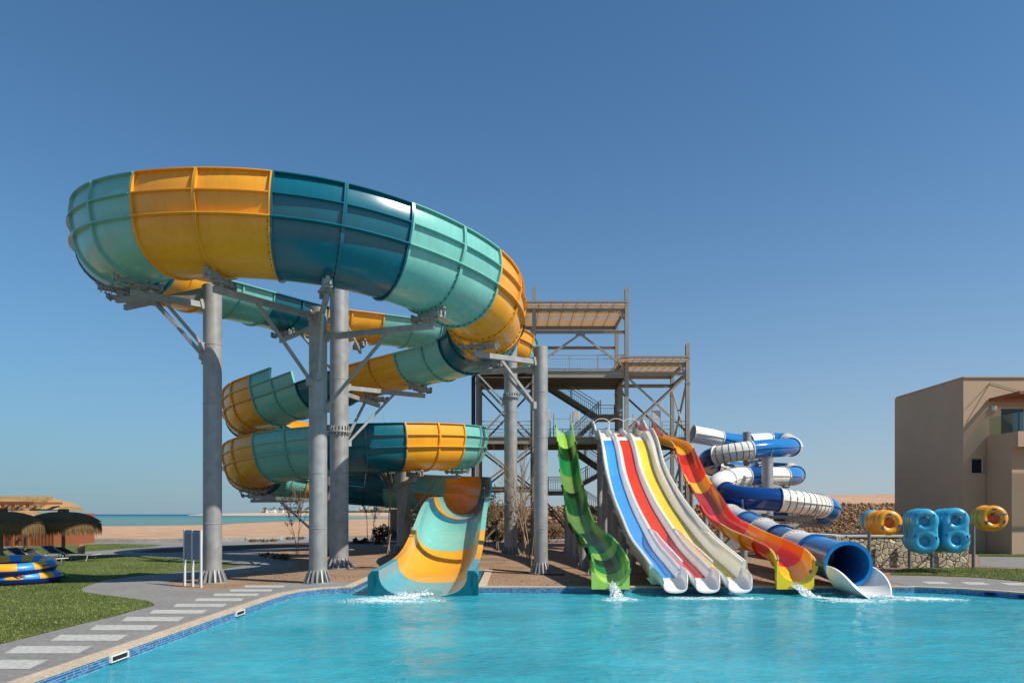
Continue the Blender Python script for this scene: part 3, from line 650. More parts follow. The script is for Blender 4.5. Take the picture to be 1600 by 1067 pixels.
for c in (-.3875, .3875, -1.15):
    s0 = D_at(rcp, 838); n = 16; s1 = rcp.L+.0; mb = MB()
    hgt = lambda j: .02+.20*min(1, j/5)
    mb.sweep(rcp.frames(s0, s1, n), lambda j: [(c-.006, .21), (c+.006, .21), (c+.006, .21+hgt(j)), (c-.006, .21+hgt(j))]); mb.build('side_screen', M['screen'], racer)
    mb = MB(); mb.sweep(rcp.frames(s0, s1, n), lambda j: [(c-.018, .21+hgt(j)), (c+.018, .21+hgt(j)), (c+.018, .23+hgt(j)), (c-.018, .23+hgt(j))]); mb.build('screen_rail', M['wh'], racer)
for c in (-.775, 0, .775):                 # scooped outlets
    x = 4.70+c; z0 = rcp.at(rcp.L)[2]; W = .365; nj = 12
    mb = MB(); rings = []
    for j in range(nj+1):
        t_ = j/nj; y = 18.0-1.12*t_; top = .30*(1-t_**2.2)**.6 if t_ < 1 else 0; fl = -.02-.20*t_**1.6; w = W*(1-.25*t_**4)
        rings.append((y, top, fl, w))
    fr = [(Vector((x, y, z0)), Vector((1,0,0)), Vector((0,0,1))) for y, _, _, _ in rings]
    def pr(j):
        y, top, fl, w = rings[j]; g = [math.pi*(k/18-.5) for k in range(19)]; h = max(.02, top-fl)
        inn = [(w*math.copysign(abs(math.sin(q))**.8, math.sin(q)), fl+h*(1-abs(math.cos(q))**.6)) for q in g]
        return inn+[(u*1.07, v-.045) for u, v in inn[::-1]]
    mb.sweep(fr, pr); mb.build('outlet', M['wh'], racer, smooth=50)
for c in (-1.16, -.3875, .3875):           # grab hoops at the start
    D = 37.6; x = cx(D)+c; z = Z(677, D)+.15; g = MB(); w_ = .775
    pts = [(x, D, z), (x, D, z+.42)]+[(x+w_/2-w_/2*math.cos(math.pi*k/10), D, z+.42+.22*math.sin(math.pi*k/10)) for k in range(1, 10)]+[(x+w_, D, z+.42), (x+w_, D, z)]
    g.tube(pts, .016, 8); g.build('grab_hoop', M['white'], racer)
# slide legs
def leg(x, y, ztop, r, label, grp):
    mb = MB(); mb.cyl((x, y, 0), r, ztop, 16); mb.cyl((x, y, .004), r*2.2, .03, 16)
    for k in range(4): a = k*math.pi/2+.4; mb.beam((x+r*1.4*math.cos(a), y+r*1.4*math.sin(a), .03), (x+r*.9*math.cos(a), y+r*.9*math.sin(a), .22), .02, .08)
    o = mb.build('slide_post', M['steel'], smooth=40, org=(x, y, 0)); return tag(o, label, 'post', grp)
ORD = ['farthest from the pool', 'second farthest from the pool', 'third farthest from the pool', 'third nearest to the pool', 'second nearest to the pool', 'nearest to the pool']
for k, D in enumerate((36.2, 33.2, 30.4, 27.6, 24.8, 22)):
    s_ = rcp.near(cx(D), D); z = rcp.at(s_)[2]
    for sg in (-1.02, 1.02): leg(cx(D)+sg, D, z-.16, .13, 'grey post under the %s edge of the racer slide, %s' % ('left' if sg < 0 else 'right', ORD[k]), 'grey posts under the white racer slide')
    b = MB(); b.ibeam((cx(D)-1.3, D, z-.2), (cx(D)+1.3, D, z-.2), .12, .16); b.build('cross_beam', M['steel'], racer, smooth=0)
for k, D in enumerate((34.5, 31, 27.5, 24, 21.3)): s_ = gp.near(X(890, D), D); r_ = min(gp.r, key=lambda q: abs(q[1]-D)); leg(r_[0], r_[1], r_[2]-.05, .11, 'thin grey post under the green slide, '+ORD[k+(k > 2)], 'thin posts under the green slide')
for k, D in enumerate((34.2, 31.5, 28, 24.5, 21.5)): r_ = min(op.r, key=lambda q: abs(q[1]-D)); leg(r_[0]+.05, r_[1], r_[2]-.05, .11, 'thin grey post under the red and yellow slide, '+ORD[k+(k > 2)], 'thin posts under the red slide')

# ---------------- blue and white tube slide ----------------
TR = .535
tp = spath([(1082,678,44), (1110,683,44.2), (1150,691,45), (1195,689,46.2), (1226,690,46), (1240,697,44.2), (1226,699,42), (1195,701,40.8), (1150,706,40.5), (1112,714,41.3), (1104,724,43.2), (1122,731,45), (1160,735,45.8), (1205,735,45.6), (1238,738,44.2), (1241,744,42), (1222,744,40.2), (1185,744,39), (1150,746,37.6), (1124,755,35.6), (1128,768,34.2), (1160,777,33), (1210,780.5,32.6), (1262,787,32.9), (1290,792,34.2), (1296,798,36), (1276,803,37.8), (1240,800,38.8), (1200,798,39.3), (1160,795,39), (1132,793,37.4), (1120,797,35), (1130,803,32.6), (1153,813,30), (1178,825.5,27.4), (1208,840,24.7), (1240,855,22), (1280,867.5,19.7), (1325,882,17.55)], 8)
tube = thing('tube_slide', 'coiled blue and white enclosed tube slide ending in a round blue mouth', 'water slide', (tp.at(tp.L)[0], 17.5, 0))
M['t_b'] = gloss('mid_blue_fibreglass', '2676B8', .15); M['t_d'] = gloss('navy_blue_fibreglass', '123F7E', .15); M['t_w'] = gloss('tube_white_fibreglass', 'EAE5DA', .2); M['t_m'] = gloss('tube_mouth_blue', '1C7CC0', .2); M['groove'] = mat('black_groove', '2B2A2A', .6)
def tube_sec(a, b, m, ribbed=False, last=False):
    n = max(3, int((b-a)/.22)); fr = tp.frames(a+.002, b-.002, n); mb = MB()
    C_ = lambda r: [(r*math.cos(2*math.pi*k/32), r*math.sin(2*math.pi*k/32)) for k in range(32)]
    mb.sweep(fr, C_(TR), caps=False); mb.sweep(fr, C_(TR-.03)[::-1], caps=False, mi=0)
    for q in (a+.002, b-.047):
        f2 = tp.frames(q, q+.045, 1)
        vs = []
        for (p, s_, u) in f2: vs += [p+s_*x+u*y for r in (TR-.03, TR+.055) for x, y in C_(r)]
        fs = []
        for k in range(32):
            k2 = (k+1) % 32; fs += [(k, k2, 32+k2, 32+k), (64+k2, 64+k, 96+k, 96+k2), (32+k, 32+k2, 96+k2, 96+k)]
        mb.add(vs, fs)
    for sg in (-1, 1):
        mb.sweep(fr, [(sg*(TR-.005), -.012), (sg*(TR+.05), -.012), (sg*(TR+.05), .012), (sg*(TR-.005), .012)])
    if ribbed:
        q = a+.3
        while q < b-.2:
            mb.sweep(tp.frames(q, q+.028, 1), C_(TR+.012), mi=1); q += .3
    if not ribbed:                          # bolt heads round each joint
        f0 = tp.fr(a+.09)
        for k in range(28):
            g_ = math.pi*2*k/28; nn = f0[1]*math.cos(g_)+f0[2]*math.sin(g_); p = f0[0]+nn*TR; mb.beam(p-nn*.01, p+nn*.012, .025, .025, mi=1)
    return mb.build('tube_section', [M[m], M['groove']], tube, smooth=40)
marks = [(1082,678), (1123,685,'t_w'), (1165,692,'t_b'), (1210,689,'t_w'), (1232,692,'t_b')]
seq = [('px', 1123, 't_w', 0), ('px', 1165, 't_b', 0), ('px', 1208, 't_w', 0)]
def s_px(px, py): return min((math.hypot((HX+F*r[0]/r[1])-px, HY-(r[2]-HC)*F/r[1]-py), d) for r, d in zip(tp.r, tp.s))[1]
bl = [(0,None,0), (s_px(1123,685.5),'t_w',0), (s_px(1165,691),'t_b',0), (s_px(1205,689),'t_w',0), (s_px(1229,691),'t_b',0), (s_px(1236,699.5),'t_w',0), (s_px(1174,703.5),'t_b',0), (s_px(1119,712),'t_w',1), (s_px(1112,728),'t_d',0), (s_px(1132,732.5),'t_w',1), (s_px(1180,736),'t_b',0), (s_px(1205,735),'t_w',0), (s_px(1235,738),'t_b',0), (s_px(1243,742),'t_w',0), (s_px(1222,744),'t_b',0), (s_px(1190,744),'t_w',0), (s_px(1163,745),'t_d',0), (s_px(1135,750),'t_w',0), (s_px(1135,771),'t_w',0), (s_px(1214,781),'t_d',0), (s_px(1282,790),'t_w',1), (s_px(1288,801),'t_b',0), (s_px(1235,800),'t_w',1), (s_px(1192,797.5),'t_d',0), (s_px(1152,794.5),'t_w',0), (s_px(1140,808),'t_b',0), (s_px(1169,822),'t_w',0), (s_px(1191,832),'t_b',0), (s_px(1219,845),'t_w',0), (s_px(1247,857),'t_d',0), (s_px(1277,867),'t_w',0), (tp.L,'t_b',0)]
for (a, _, _), (b, m, rb) in zip(bl, bl[1:]):
    if b-a > .1: tube_sec(a, b, m, rb, b == tp.L)
    else: print('tube order', a, b, m)
f = tp.fr(tp.L-.02); mo = MB()              # mouth ring
C_ = lambda r: [(r*math.cos(2*math.pi*k/40), r*math.sin(2*math.pi*k/40)) for k in range(40)]
vs = []
dirn = f[2].cross(f[1]).normalized()*-1
dirn = (Vector(tp.at(tp.L)[:3])-Vector(tp.at(tp.L-.3)[:3])).normalized()
for off, rr in ((0, TR-.04), (0, TR+.05), (.06, TR+.045), (.06, TR-.035)): vs += [f[0]+dirn*off+f[1]*x+f[2]*y for x, y in C_(rr)]
fs = [((q*40+k), (q*40+(k+1) % 40), ((q+1) % 4*40+(k+1) % 40), ((q+1) % 4*40+k)) for q in range(4) for k in range(40)]
mo.add(vs, fs); mo.build('mouth_ring', M['t_m'], tube, smooth=40)
# white splash trough at the mouth
e = f[0]; tr_ = MB(); nn = 16; hd = Vector((.42, -1, 0)).normalized(); sd = Vector((-hd.y, hd.x, 0))
frr = [(Vector((e.x-.02, e.y+.06, e.z-.03))+hd*(1.12*k/nn)-Vector((0,0,.14*(k/nn))), sd, Vector((0,0,1))) for k in range(nn+1)]
def tpr(j):
    k = j/nn; r_ = .60+.05*k; pm = max(.12, math.pi/2*(1-k**2.4)**.75*1.02); res = [(r_*math.sin(pm*q/10), -r_*math.cos(pm*q/10)) for q in range(-10, 11)]
    return res+[(u*1.09, v*1.06) for u, v in res[::-1]]
tr_.sweep(frr, tpr)
tr_.build('splash_trough', M['white'], tube, smooth=50)
def tcolumn(px, D, ztop, r, arms, label):
    x = X(px, D); t = thing('slide_column', label, 'column', (x, D, 0)); mb = MB(); mb.cyl((x, D, 0), r, ztop, 24); mb.cyl((x, D, ztop), r*1.05, .03, 24); mb.build('pipe', M['steel'], t)
    b = MB(); b.cyl((x, D, .004), r*2, .03, 24); b.build('base_flange', M['steel'], t)
    for apx, apy in arms:
        s_ = s_px(apx, apy); q = Vector(tp.at(s_)[:3]); fr_ = tp.fr(s_); k = q-Vector((0,0,TR+.1)); a = MB(); a.beam(k, (x, D, k.z), .1, .16)
        sdv = fr_[1]; a.beam(k-sdv*.4, k+sdv*.4, .1, .1)
        for sg in (-1, 1): a.beam(k+sdv*sg*.4, q+sdv*sg*(TR+.08)-Vector((0,0,.1)), .06, .06)
        a.beam(k+(Vector((x, D, k.z))-k)*.4, (x, D, k.z-.9), .07, .07); a.build('arm', M['steel'], t, smooth=0)
tcolumn(1167, 43.2, Z(676, 43.2), .24, [(1195,701), (1132,710), (1160,735), (1205,735), (1225,690)], 'grey round column rising through the upper coil of the tube slide')
tcolumn(1199, 36.6, Z(716, 36.6), .29, [(1222,744), (1160,746), (1165,777), (1262,787), (1285,801), (1200,798)], 'thick grey round column carrying the lower coil of the tube slide')
# ---------------- steel tower ----------------
TF, TB = 38.0, 41.6
tx = [X(746, TF), X(834.5, TF), X(979, TF), X(1074, TF)]
tw = thing('slide_tower', 'taupe steel slide tower with two decks, stairs and cloth canopies', 'tower', (4, 39.8, 0))
def part(name, mb, m='tower', **k): return mb.build(name, M[m], tw, smooth=0, **k)
Z2, Z1 = Z(683, TF), Z(579.5, TF)            # floor heights of lower and upper deck
def post(x, y, zt, w=.2):
    b = MB(); h = w
    b.box((x, y, zt/2), (.02, h, zt))
    for k in (-1, 1): b.box((x, y+k*(h/2), zt/2), (w, .02, zt))
    b.box((x, y, .02), (w*2, w*2, .04))
    for z in (Z2-.5, Z1-.7):
        if z < zt: b.box((x, y, z), (w*1.3, w*1.3, .04)); b.box((x, y, z+.06), (w*1.25, w*1.25, .04))
    part('post', b)
tops = [Z1+1.1, Z(450, TF), Z(450, TF), Z(537, TF)]
for i, x in enumerate(tx):
    post(x, TF, tops[i] if i else Z1, .2 if i else .16)
    post(x, TB, [Z1, Z(484, TF), Z(484, TF), Z(567, TF)][i], .2)
post(X(963.5, TB)+.0, TB-.9, Z1, .3) if False else None
b = MB(); b.tube([(tx[0]-.22, TF, 0), (tx[0]-.22, TF, Z1-.35), (tx[0]-.15, TF, Z1-.22), (tx[0]+.1, TF, Z1-.18), (tx[0]+3, TF-.02, Z1-.2)], .11, 12); b.build('drain_pipe', mat('black_plastic_pipe', '2A2928', .5), tw)
def bm(p, q, w=.14, h=.24, name='beam', m='tower'): b = MB(); b.ibeam(p, q, w, h, .025); part(name, b, m)
for z, xa, xb in ((Z2-.18, tx[0], tx[3]), (Z1-.18, tx[0], tx[2])):
    for y in (TF, TB): bm((xa, y, z), (xb, y, z), .16, .36)
    for x in [v for v in tx if v <= xb+.01]: bm((x, TF, z-.02), (x, TB, z-.02), .14, .3)
    b = MB(); n = 7
    for k in range(1, n): y = TF+(TB-TF)*k/n; b.ibeam((xa, y, z-.02), (xb, y, z-.02), .1, .2, .02)
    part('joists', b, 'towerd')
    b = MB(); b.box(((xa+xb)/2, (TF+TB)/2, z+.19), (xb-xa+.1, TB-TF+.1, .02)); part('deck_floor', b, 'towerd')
zr = Z(584, TF)
for y in (TF, TB): bm((tx[2], y, zr), (tx[3], y, zr), .13, .2)
bm((tx[3], TF, zr), (tx[3], TB, zr), .13, .2)
zu = Z(519, TF)
for y in (TF, TB): bm((tx[1], y, zu), (tx[2], y, zu), .12, .16)
zl = Z(763, TF)
for y in (TF, TB): bm((tx[0], y, zl), (tx[1], y, zl), .13, .2); bm((tx[2], y, zl), (tx[3], y, zl), .13, .2)
def br(p, q, w=.1, m='tower'): b = MB(); b.beam(p, q, .09, w); c = (Vector(p)+Vector(q))/2; part('brace', b, m)
xm = (tx[1]+tx[2])/2
br((xm, TF, zu-.1), (tx[1], TF, Z(572, TF))); br((xm, TF, zu-.1), (tx[2], TF, Z(576, TF))); b = MB(); b.box((xm, TF-.02, zu-.14), (.5, .04, .14)); part('gusset_plate', b)
for y in (TF, TB):
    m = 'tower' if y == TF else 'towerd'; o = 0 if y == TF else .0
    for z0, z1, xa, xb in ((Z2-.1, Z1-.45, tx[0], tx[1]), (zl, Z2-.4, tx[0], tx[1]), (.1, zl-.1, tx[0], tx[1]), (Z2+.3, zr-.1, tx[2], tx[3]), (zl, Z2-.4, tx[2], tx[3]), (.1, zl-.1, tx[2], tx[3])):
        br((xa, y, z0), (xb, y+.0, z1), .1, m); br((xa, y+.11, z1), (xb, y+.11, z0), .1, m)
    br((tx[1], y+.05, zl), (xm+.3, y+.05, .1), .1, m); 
for x in (tx[0], tx[3]):
    br((x, TF, Z2-.2), (x, TB, zl)); br((x, TB, Z2-.2), (x, TF, zl)); br((x, TF, zl), (x, TB, .1))
br((tx[3]+.06, TF, zr), (tx[3]+.06, TB, Z2)); br((tx[3]-.06, TB, zr), (tx[3]-.06, TF, Z2))
# knee plates under the canopies
def railing(p, q, h=.86, step=.13, m='tower', name='railing'):
    p = Vector(p); q = Vector(q); L = (q-p).length; n = max(1, int(L/step)); b = MB(); up = Vector((0,0,1))
    b.tube([p+up*h, q+up*h], .02, 6); b.tube([p+up*h*.78, q+up*h*.78], .014, 6); b.tube([p+up*.09, q+up*.09], .014, 6)
    for k in range(n+1):
        c = p+(q-p)*k/n; b.tube([c+up*.09, c+up*h*.78], .009, 4)
    k = max(1, round(L/1.6))
    for i in range(k+1): c = p+(q-p)*i/k; b.box(c+up*h/2, (.045, .045, h))
    part(name, b, m)
railing((tx[0], TF+.05, Z2), (X(860, TF), TF+.05, Z2)); railing((tx[0], TB, Z2), (tx[3], TB, Z2)); railing((X(899, TF), TF+.05, Z2), (X(925, TF), TF+.05, Z2))
railing((X(1035, TF), TF+.05, Z2), (X(1073, TF), TF+.05, Z2)); railing((tx[0], TF, Z2), (tx[0], TB, Z2))
railing((X(845, TF), TF+.05, Z1), (tx[2], TF+.05, Z1)); railing((tx[0]+1.9, TB, Z1), (tx[2], TB, Z1)); railing((tx[2], TF, Z1), (tx[2], TB, Z1)); railing((tx[0], TF+.1, Z1), (tx[0]+.9, TF+.1, Z1)); railing((tx[0], TF, Z1), (tx[0], TB, Z1))
# stairs zig-zag behind, y about 40.3 and 41.2
def flight(p, q, w=.85, name='stair_flight'):
    p = Vector(p); q = Vector(q); b = MB(); n = max(3, int(abs(q.z-p.z)/.14))
    for s in (-1, 1): b.beam(p+Vector((0, s*w/2, -.08)), q+Vector((0, s*w/2, -.08)), .04, .24)
    for k in range(n): c = p+(q-p)*(k+.5)/n; b.box(c, (.22, w-.05, .03))
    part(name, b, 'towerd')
    for s in (-1, 1): railing(p+Vector((0, s*w/2, 0)), q+Vector((0, s*w/2, 0)), .8, .14)
def landing(x0, x1, y, z, w=1.9):
    b = MB(); b.box(((x0+x1)/2, y, z-.1), (x1-x0, w, .2)); part('landing', b, 'towerd')
    railing((x0, y+w/2, z), (x1, y+w/2, z), .8); railing((x1, y-w/2, z), (x1, y+w/2, z), .8)
SX = lambda px: X(px, 41)
zm = Z(651, 41); zq = Z(745, 41); zmm = (zm+0)/1
flight((SX(852), 41.4, Z1-.1), (SX(935), 41.4, zm)); landing(SX(935), SX(963), 40.9, zm)
flight((SX(935), 40.4, zm), (SX(893), 40.4, Z2+.02))
flight((SX(886), 41.4, Z2-.1), (SX(945), 41.4, Z(735, 41))); landing(SX(945), SX(968), 40.9, Z(735, 41))
flight((SX(945), 40.4, Z(735, 41)), (SX(884), 40.4, Z(768, 41))); landing(SX(855), SX(884), 40.9, Z(768, 41))
railing((SX(855), 39.95, Z(768, 41)), (SX(884), 39.95, Z(768, 41)), .8)
flight((SX(884), 41.4, Z(768, 41)), (SX(950), 41.4, Z(810, 41))); flight((SX(945), 40.4, Z(810, 41)), (SX(895), 40.4, .05))
post(SX(968), 40.9, Z1-.2, .3); post(SX(855), 41.8, Z(768, 41), .14)
# canopies
def cloth_mat():
    m = mat('tan_shade_cloth', 'B4947A', .9, var=.08, vs=6, bump=.2, bs=60); b = m.node_tree.nodes['Principled BSDF']
    b.inputs['Transmission Weight'].default_value = 0; n = m.node_tree.nodes; l = m.node_tree.links; t = n.new('ShaderNodeBsdfTranslucent'); t.inputs[0].default_value = lin('D0A67C'); a = n.new('ShaderNodeMixShader'); a.inputs[0].default_value = .35
    l.new(b.outputs[0], a.inputs[1]); l.new(t.outputs[0], a.inputs[2]); l.new(a.outputs[0], n['Material Output'].inputs[0]); return m
M['cloth'] = cloth_mat()
def canopy(xa, xb, z, over=.25):
    ya, yb = TF+.05, TB
    for y in (ya, yb): bm((xa, y, z), (xb, y, z), .12, .2)
    for x in (xa+.1, xb-.1): bm((x, ya, z), (x, yb, z), .1, .18)
    for y0, y1 in ((ya-.85, ya-.1), (ya+.0, ya+1.75), (ya+1.85, yb+.1)):
        n = int((xb-xa)/.12); m = 10; vs = []
        for j in range(m+1):
            for i in range(n+1):
                x = xa-.1+(xb-xa+.0)*i/n; y = y0+(y1-y0)*j/m; ph = (x-xa)/(xb-xa)*9
                sag = -.05*abs(math.sin(math.pi*ph)) if j in (0, m) else -.03*abs(math.sin(math.pi*ph))
                ed = .06*abs(math.sin(math.pi*ph))*(1 if j == 0 else -1 if j == m else 0)
                vs.append((x, y+ed, z+.14+sag+.10*math.sin(math.pi*j/m)*0))
        mb = MB(); mb.add(vs, [(j*(n+1)+i, j*(n+1)+i+1, (j+1)*(n+1)+i+1, (j+1)*(n+1)+i) for j in range(m) for i in range(n)])
        mb.build('canopy_cloth', M['cloth'], tw)
        b = MB(); 
        for y in (y0, y1): b.tube([(xa-.1, y, z+.17), (xb-.05, y, z+.17)], .025, 6)
        for k in range(10): x = xa-.1+(xb-xa)*k/9; b.tube([(x, y0, z+.15), (x, y1, z+.15)], .012, 4)
        part('canopy_frame', b)
    b = MB(); b.box(((xa+xb)/2-.1, ya-.9, z+.22), (xb-xa-.1, .06, .08)); b.box(((xa+xb)/2, ya-.45, z+.16), (xb-xa, .06, .06)); part('canopy_frame', b)
    for x in (xb,): b = MB(); b.beam((x, TF, z-.6), (x-.45, TF+.02, z-.05), .08, .12); part('brace', b)
canopy(X(806, TF), tx[2], Z(485, TF)); canopy(X(968, TF), tx[3], Z(569, TF))
# boards on the lower deck
M['board'] = mat('white_board', 'D2D0CC', .5, var=.05, vs=3)
M['boardf'] = mat('grey_board_face', 'BEBBB8', .5, var=.1, vs=6)
for k, (px, py, w, h, lb) in enumerate(((901, 648.5, .38, .52, 'white sign board on the deck above the green slide'), (1026.5, 648, .46, .54, 'white sign board half in shadow on the deck behind the red slide'), (856.5, 648, .2, .6, 'narrow white sign board half hidden behind the slimmer grey column'))):
    x, z = X(px, TF), Z(py, TF); t = thing('sign_board', lb, 'sign', (x, TF+.2, Z2), 'white boards on the tower deck')
    b = MB(); b.box((x, TF+.2, z), (w, .03, h)); b.build('panel', M['board'], t, bevel=.004); b = MB(); b.box((x, TF+.18, z), (w*.8, .008, h*.82)); b.build('notice', M['boardf'], t, smooth=0)
    b = MB()
    for s in (-1, 1): b.box((x+s*w/2, TF+.22, (Z2+z+h/2)/2), (.035, .035, z+h/2-Z2))
    b.build('frame', M['tower'], t, smooth=0)
for px in (865, 891, 989, 1015): b = MB(); b.box((X(px, TF), TF, Z2+.62), (.05, .05, 1.24)); part('gate_post', b)
for a, c in ((865, 891), (989, 1015)): b = MB(); b.tube([(X(a, TF), TF, Z2+1.0), (X(c, TF), TF, Z2+1.0)], .015, 6); part('gate_bar', b)
# ---------------- walls, building, racks ----------------
def rubble_mat(name, c1, c2, sc, bump=.6):
    m = bpy.data.materials.new(name); m.use_nodes = True; n = m.node_tree.nodes; l = m.node_tree.links; b = n['Principled BSDF']; b.inputs['Roughness'].default_value = .9; b.inputs['Specular IOR Level'].default_value = .2
    oi = n.new('ShaderNodeNewGeometry'); r = n.new('ShaderNodeValToRGB'); e = r.color_ramp.elements; e[0].color = lin(c1); e[1].color = lin(c2)
    l.new(oi.outputs['Random Per Island'], r.inputs[0]); t = n.new('ShaderNodeTexNoise'); t.inputs['Scale'].default_value = sc; t.inputs['Detail'].default_value = 7; l.new(oi.outputs['Position'], t.inputs[0])
    mx = n.new('ShaderNodeMix'); mx.data_type = 'RGBA'; mx.blend_type = 'OVERLAY'; mx.inputs[0].default_value = .5; l.new(r.outputs[0], mx.inputs[6]); l.new(t.outputs[0], mx.inputs[7]); l.new(mx.outputs[2], b.inputs['Base Color'])
    bp = n.new('ShaderNodeBump'); bp.inputs['Strength'].default_value = bump; bp.inputs['Distance'].default_value = .05; l.new(t.outputs[0], bp.inputs['Height']); l.new(bp.outputs[0], b.inputs['Normal']); return m
M['rubble'] = rubble_mat('desert_rubble_stone', '5E4A39', 'A5876A', 5); M['wallback'] = mat('packed_earth', '5A4636', .9, var=.2, vs=2)
M['hillsand'] = stretch_mat('hill_sand', 'A98569', 'BC9879', .06, bump=.8, bs=1.2, bd=.3)
def stone(mb, c, rx, ry, rz, mi=0):
    vs = []; n = 7
    for th, k in ((.35, 5), (1.1, n), (1.95, n), (2.75, 5)):
        for i in range(n if k == n else 5):
            a = 2*math.pi*i/(n if k == n else 5)+random.random()*.5; q = random.uniform(.78, 1.15)
            vs.append((c[0]+rx*q*math.sin(th)*math.cos(a), c[1]+ry*q*math.sin(th)*math.sin(a), c[2]+rz*q*math.cos(th)))
    fs = [(0,1,2,3,4), (17+5,17+4,17+3,17+2,17+1)]
    fs = [tuple(range(5))[::1], tuple(19+i for i in range(4, -1, -1))]
    for i in range(7): fs.append((5+i, 12+i, 12+(i+1) % 7, 5+(i+1) % 7))
    for i in range(7): j = i*5//7; j2 = (i+1)*5//7 % 5; fs.append((j, 5+i, 5+(i+1) % 7) if j == j2 else (j, 5+i, 5+(i+1) % 7, j2))
    for i in range(7): j = 19+i*5//7; j2 = 19+(i+1)*5//7 % 5; fs.append((j, 12+(i+1) % 7, 12+i) if j == j2 else (j, j2, 12+(i+1) % 7, 12+i))
    mb.add(vs, fs, mi)
rw = MB(); A = Vector((-7, 47.5, 0)); B = Vector((40, 72, 0)); L = (B-A).length; dr = (B-A)/L; nr = Vector((dr.y, -dr.x, 0))
k = 0
while k*.25 < L:
    q = k*.25/L; h = 2.35+.6*q; z = .12; 
    while z < h:
        p = A+dr*(k*.25+random.uniform(-.08, .08))+nr*(random.uniform(-.05, .1)-z*.12); s_ = random.uniform(.10, .19); stone(rw, (p.x, p.y, z), s_*1.15, s_*.9, s_*.8); z += random.uniform(.15, .25)
    k += 1
wl = thing('rubble_wall', 'long brown rubble stone retaining wall behind the tower', 'wall', tuple((A+B)/2)); rw.build('stone_face', M['rubble'], wl, smooth=0)
bk = MB(); c = (A+B)/2-nr*.9; bk.poly([tuple((A-nr*.3)[:2]), tuple((B-nr*.3)[:2]), tuple((B-nr*4)[:2]), tuple((A-nr*4)[:2])], 0, 2.2); bk.build('earth_backing', M['wallback'], wl, smooth=0)
hl = MB(); nx, ny = 90, 40; vs = []
for j in range(ny+1):
    for i in range(nx+1):
        u, v = i/nx, j/ny; y = 74+v*v*330; x = y*.06+u*(y*1.25); rt = max(0, min(1, (x/y-.18)/.22)); h = 1.2+.9*rt*min(1, (y-74)/20)+(y-74)*.043*rt*(1-.25*v)+noise.noise((x*.03, y*.03, 0))*1.0*rt+noise.noise((x*.12, y*.12, 2))*.3
        vs.append((x, y+ (0 if j else -6+max(-20,(x-10)*.5) if False else 0), max(.02, h*min(1, .3+v*12) if rt < .05 else h)))
hl.add(vs, [(j*(nx+1)+i, j*(nx+1)+i+1, (j+1)*(nx+1)+i+1, (j+1)*(nx+1)+i) for j in range(ny) for i in range(nx)]); tag(hl.build('hills', M['hillsand'], smooth=60, org=(60, 150, 0)), kind='structure')
# polygonal stone cladding
def clad_mat():
    m = bpy.data.materials.new('irregular_stone_cladding'); m.use_nodes = True; n = m.node_tree.nodes; l = m.node_tree.links; b = n['Principled BSDF']; b.inputs['Roughness'].default_value = .85
    g = n.new('ShaderNodeNewGeometry'); v = n.new('ShaderNodeTexVoronoi'); v.feature = 'DISTANCE_TO_EDGE'; v.inputs['Scale'].default_value = 3.7; v2 = n.new('ShaderNodeTexVoronoi'); v2.inputs['Scale'].default_value = 3.7
    for q in (v, v2): l.new(g.outputs['Position'], q.inputs[0])
    r = n.new('ShaderNodeValToRGB'); e = r.color_ramp.elements; e[0].position = .015; e[0].color = lin('9C927F'); e[1].position = .035; e[1].color = (1,1,1,1)
    sx = n.new('ShaderNodeSeparateColor'); l.new(v2.outputs['Color'], sx.inputs[0]); r2 = n.new('ShaderNodeValToRGB'); e = r2.color_ramp.elements; e[0].color = lin('A3947C'); e[1].color = lin('C9BA9E'); l.new(sx.outputs[0], r2.inputs[0])
    t = n.new('ShaderNodeTexNoise'); t.inputs['Scale'].default_value = 9; t.inputs['Detail'].default_value = 6; l.new(g.outputs['Position'], t.inputs[0])
    mx = n.new('ShaderNodeMix'); mx.data_type = 'RGBA'; mx.blend_type = 'MULTIPLY'; mx.inputs[0].default_value = 1; l.new(v.outputs['Distance'], r.inputs[0]); l.new(r2.outputs[0], mx.inputs[6]); l.new(r.outputs[0], mx.inputs[7])
    m2 = n.new('ShaderNodeMix'); m2.data_type = 'RGBA'; m2.blend_type = 'OVERLAY'; m2.inputs[0].default_value = .4; l.new(mx.outputs[2], m2.inputs[6]); l.new(t.outputs[0], m2.inputs[7]); l.new(m2.outputs[2], b.inputs['Base Color'])
    mr = n.new('ShaderNodeMapRange'); mr.inputs[2].default_value = .12; l.new(v.outputs['Distance'], mr.inputs[0]); ad = n.new('ShaderNodeMath'); ad.operation = 'MULTIPLY_ADD'; ad.inputs[1].default_value = .35; l.new(t.outputs[0], ad.inputs[0]); l.new(mr.outputs[0], ad.inputs[2])
    bp = n.new('ShaderNodeBump'); bp.inputs['Distance'].default_value = .08; bp.inputs['Strength'].default_value = .9; l.new(ad.outputs[0], bp.inputs['Height']); l.new(bp.outputs[0], b.inputs['Normal']); return m
M['clad'] = clad_mat(); M['cap'] = mat('pale_wall_cap', 'C9C1B2', .8, var=.08, vs=3)
cw = thing('stone_clad_wall', 'low wall clad in irregular pale stones behind the swim rings', 'wall', (13.7, 24.5, 0)); b = MB(); b.box((13.72, 24.62, .53), (4.2, .5, 1.06)); b.box((11.45, 27.4, .53), (.42, 6.1, 1.06)); b.box((11.4, 31.5, .53), (.42, 2.0, 1.06)); b.build('wall', M['clad'], cw, smooth=0)
b = MB(); b.box((13.72, 24.62, 1.09), (4.26, .56, .06)); b.box((11.45, 27.4, 1.092), (.48, 5.98, .06)); b.box((11.4, 31.5, 1.094), (.48, 2.2, .055)); b.build('cap', M['cap'], cw, smooth=0)
